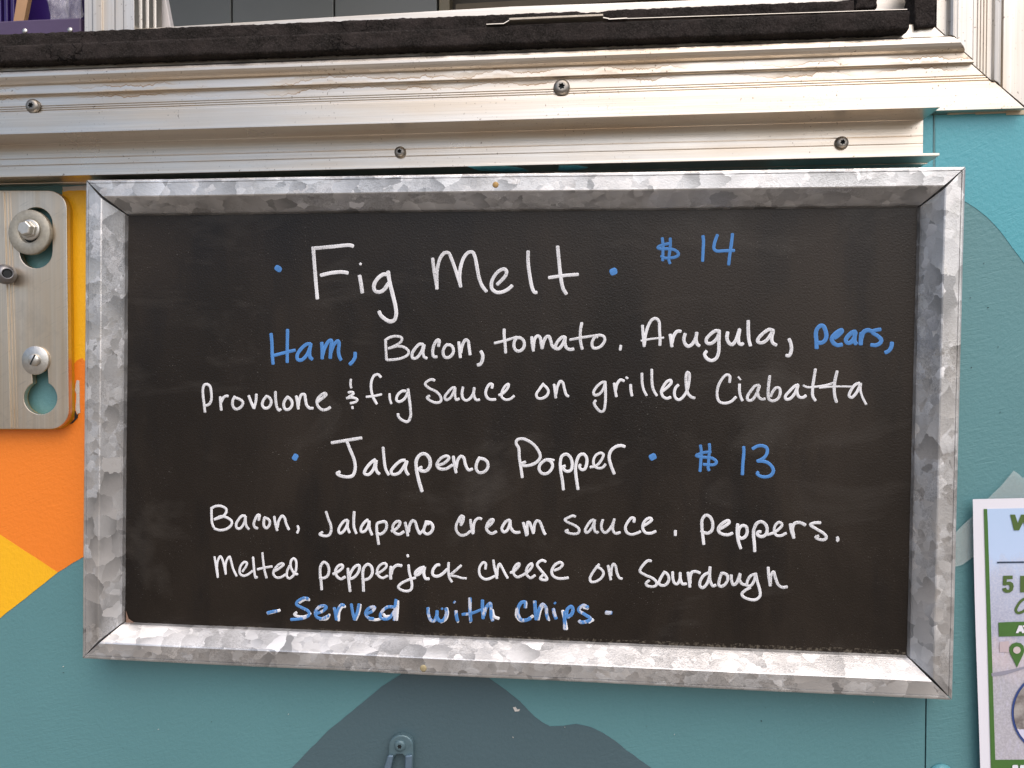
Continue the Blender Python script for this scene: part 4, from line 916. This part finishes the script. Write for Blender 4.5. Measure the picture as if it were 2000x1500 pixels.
# ------------------------------------------------------------------ painted hook below the board
hk = thing('hook_bracket', P(782, 1480, 0), 'slate painted metal hook bracket screwed to the wall below the board', 'hook')
M['hook'] = plain('slate_hook_paint', (.10, .17, .20), .38, .25, .25, 120, .3, 500)
m_ = MB(); YH = -.0055
outer = [(758, 1478), (759, 1462)]
for k in range(13):
    t_ = math.pi * (1 - k / 12); outer.append((783 + 24 * math.cos(t_), 1458 - 22 * math.sin(t_)))
outer += [(807, 1478), (806, 1500), (803, 1530), (808, 1620), (742, 1620), (741, 1530), (750, 1500)]
inner = [(760, 1520), (766, 1492), (769, 1479), (774, 1474), (786, 1474), (790, 1478), (790, 1495), (788, 1520), (787, 1600), (760, 1600)]
holed_plate(m_, outer, [inner], YH, .0)
m_.build('hook_plate', M['hook'], hk, .0012, 3)
m_ = MB()
for pts in ([(757, 1476), (768, 1476), (760, 1520), (757, 1600), (743, 1600), (744, 1520)], [(791, 1477), (805, 1475), (803, 1520), (804, 1600), (789, 1600), (790, 1520)]):
    m_.plate(pts, YH - .0022, YH - .0001)
m_.build('hook_arm', plain('worn_blue_grey', (.13, .20, .27), .35, .4, .3, 160), hk, .0012, 3)
m_ = MB(); rough_screw(m_, P(781.5, 1456, YH), .0042, .0018); m_.build('screw', [M['hook'], M['dark']], hk)

# ------------------------------------------------------------------ inside the truck
m_ = MB()
m_.box(-.75, .95, .02, .50, .62, .64); m_.box(-.75, .95, .52, .54, WT - .2, .64); m_.box(-.77, -.75, .02, .52, WT - .2, .64); m_.box(.95, .97, .02, .52, WT - .2, .64)
o = m_.build('truck_interior', plain('interior_panel', (.16, .16, .15), .6, 0, .1)); tag(o, 'dim grey inner walls of the truck seen through the window', 'interior wall')
m_ = MB()
YI = .26
def panel(a, b, mb=None):
    q = MB(); q.prism([P(a, 90, YI), P(b, 90, YI), P(b, 90, YI) + Vector((0, 0, .30)), P(a, 90, YI) + Vector((0, 0, .30))], [P(a, 90, YI) + Vector((0, .02, 0)), P(b, 90, YI) + Vector((0, .02, 0)), P(b, 90, YI) + Vector((0, .02, .30)), P(a, 90, YI) + Vector((0, .02, .30))]); return q
cab = thing('cabinet', P(600, 90, YI), 'grey cabinet with tall flat doors standing inside behind the window', 'cabinet')
M['cab'] = plain('cabinet_grey', (.17, .18, .17), .4, 0, .06, 20, .05)
for a, b in ((150, 451), (454, 651), (654, 853)):
    panel(a, b).build('door', M['cab'], cab, .001)
panel(857, 878).build('side_panel', plain('cabinet_edge', (.20, .17, .11), .5), cab, .001)
q = MB(); q.prism([P(882, 90, YI + .03), P(1900, 90, YI + .03), P(1900, 90, YI + .03) + Vector((0, 0, .3)), P(882, 90, YI + .03) + Vector((0, 0, .3))], [P(882, 90, YI + .04), P(1900, 90, YI + .04), P(1900, 90, YI + .04) + Vector((0, 0, .3)), P(882, 90, YI + .04) + Vector((0, 0, .3))])
q.build('back_panel', plain('shelf_back', (.06, .05, .035), .6), cab)
q = MB()
q.prism([P(890, 22, YI), P(1900, -40, YI), P(1900, -52, YI), P(890, 8, YI)], [P(890, 22, YI) + Vector((0, .03, 0)), P(1900, -40, YI) + Vector((0, .03, 0)), P(1900, -52, YI) + Vector((0, .03, 0)), P(890, 8, YI) + Vector((0, .03, 0))])
q.build('shelf', plain('shelf_wood', (.14, .11, .07), .6, 0, .2), cab)

bn = thing('purple_bin', P(60, 70, .03), 'purple plastic bin behind the left end of the window', 'bin')
M['purple'] = plain('purple_plastic', (.025, .010, .10), .28, 0, .3, 30, .1, 300)
M['purple_r'] = plain('dusty_purple', (.075, .048, .11), .45, 0, .45, 25, .2, 300)
q = MB(); q.plate([(-200, 44), (0, 41), (60, 38), (158, 34), (158, 70), (0, 80), (-200, 92)], .012, .026); q.build('rim', M['purple_r'], bn, .0012)
q = MB(); q.plate([(-200, -160), (158, -160), (158, 50), (-200, 60)], .085, .09); q.build('back_wall', M['purple'], bn)
q = MB()
for k in range(7): q.plate([(-60 + k * 13, -120), (-52 + k * 13, -120), (-50 + k * 13, 44), (-58 + k * 13, 45)], .06, .07)
q.build('rib', M['purple'], bn, .001)
for (a, b_) in ((49, 61), (137, 59)):
    q = MB(); q.lathe(P(a, b_, .012), [(.0022, 0), (.002, .0006), (.0004, .0009)], 10)
    q.build('rivet', M['zinc'], bn)
q = MB(); q.plate([(35, -14), (57, -14), (46, 43), (26, 43)], .036, .040)
tag(q.build('wooden_stick', plain('pale_wood', (.42, .25, .13), .6, 0, .25, 60)), 'flat tan wooden stick leaning in the purple bin', 'stick')
mt, t, b = mk('clear_bag'); b.inputs['Base Color'].default_value = (.85, .85, .95, 1); b.inputs['Roughness'].default_value = .08; b.inputs['Alpha'].default_value = .28; b.inputs['Specular IOR Level'].default_value = .9
bump(t, b, nz(t, pos(t, (1, 1, .35)), 110, 3, .6, 1.5), 1.0, .004)
for k, (a, b_, label) in enumerate(((99, 134, 'crumpled clear plastic bag in the purple bin, next to the stick'), (135, 158, 'crumpled clear plastic bag in the purple bin, against the track post'))):
    q = MB(); nU, nV = 16, 24; ids = {}
    for side in (0, 1):
        for i in range(nU + 1):
            for j in range(nV + 1):
                u, v_ = i / nU, j / nV
                c = P(a + (b_ - a) * u, 40 - 120 * v_, .034 + .012 * k)
                bul = math.sin(math.pi * u) ** .5 * min(1, v_ * 6 + .15) * .010
                bul *= 1 + .9 * noise.noise((c.x * 160, c.z * 70, k + side * 3))
                ids[side, i, j] = q.vert(c + Vector((0, -bul if side == 0 else bul * .6, .002 * noise.noise((u * 5, v_ * 7, k)))))
        for i in range(nU):
            for j in range(nV): q.face((ids[side, i, j], ids[side, i + 1, j], ids[side, i + 1, j + 1], ids[side, i, j + 1]), 0, True)
    tag(q.build('plastic_bag', mt), label, 'plastic bag')
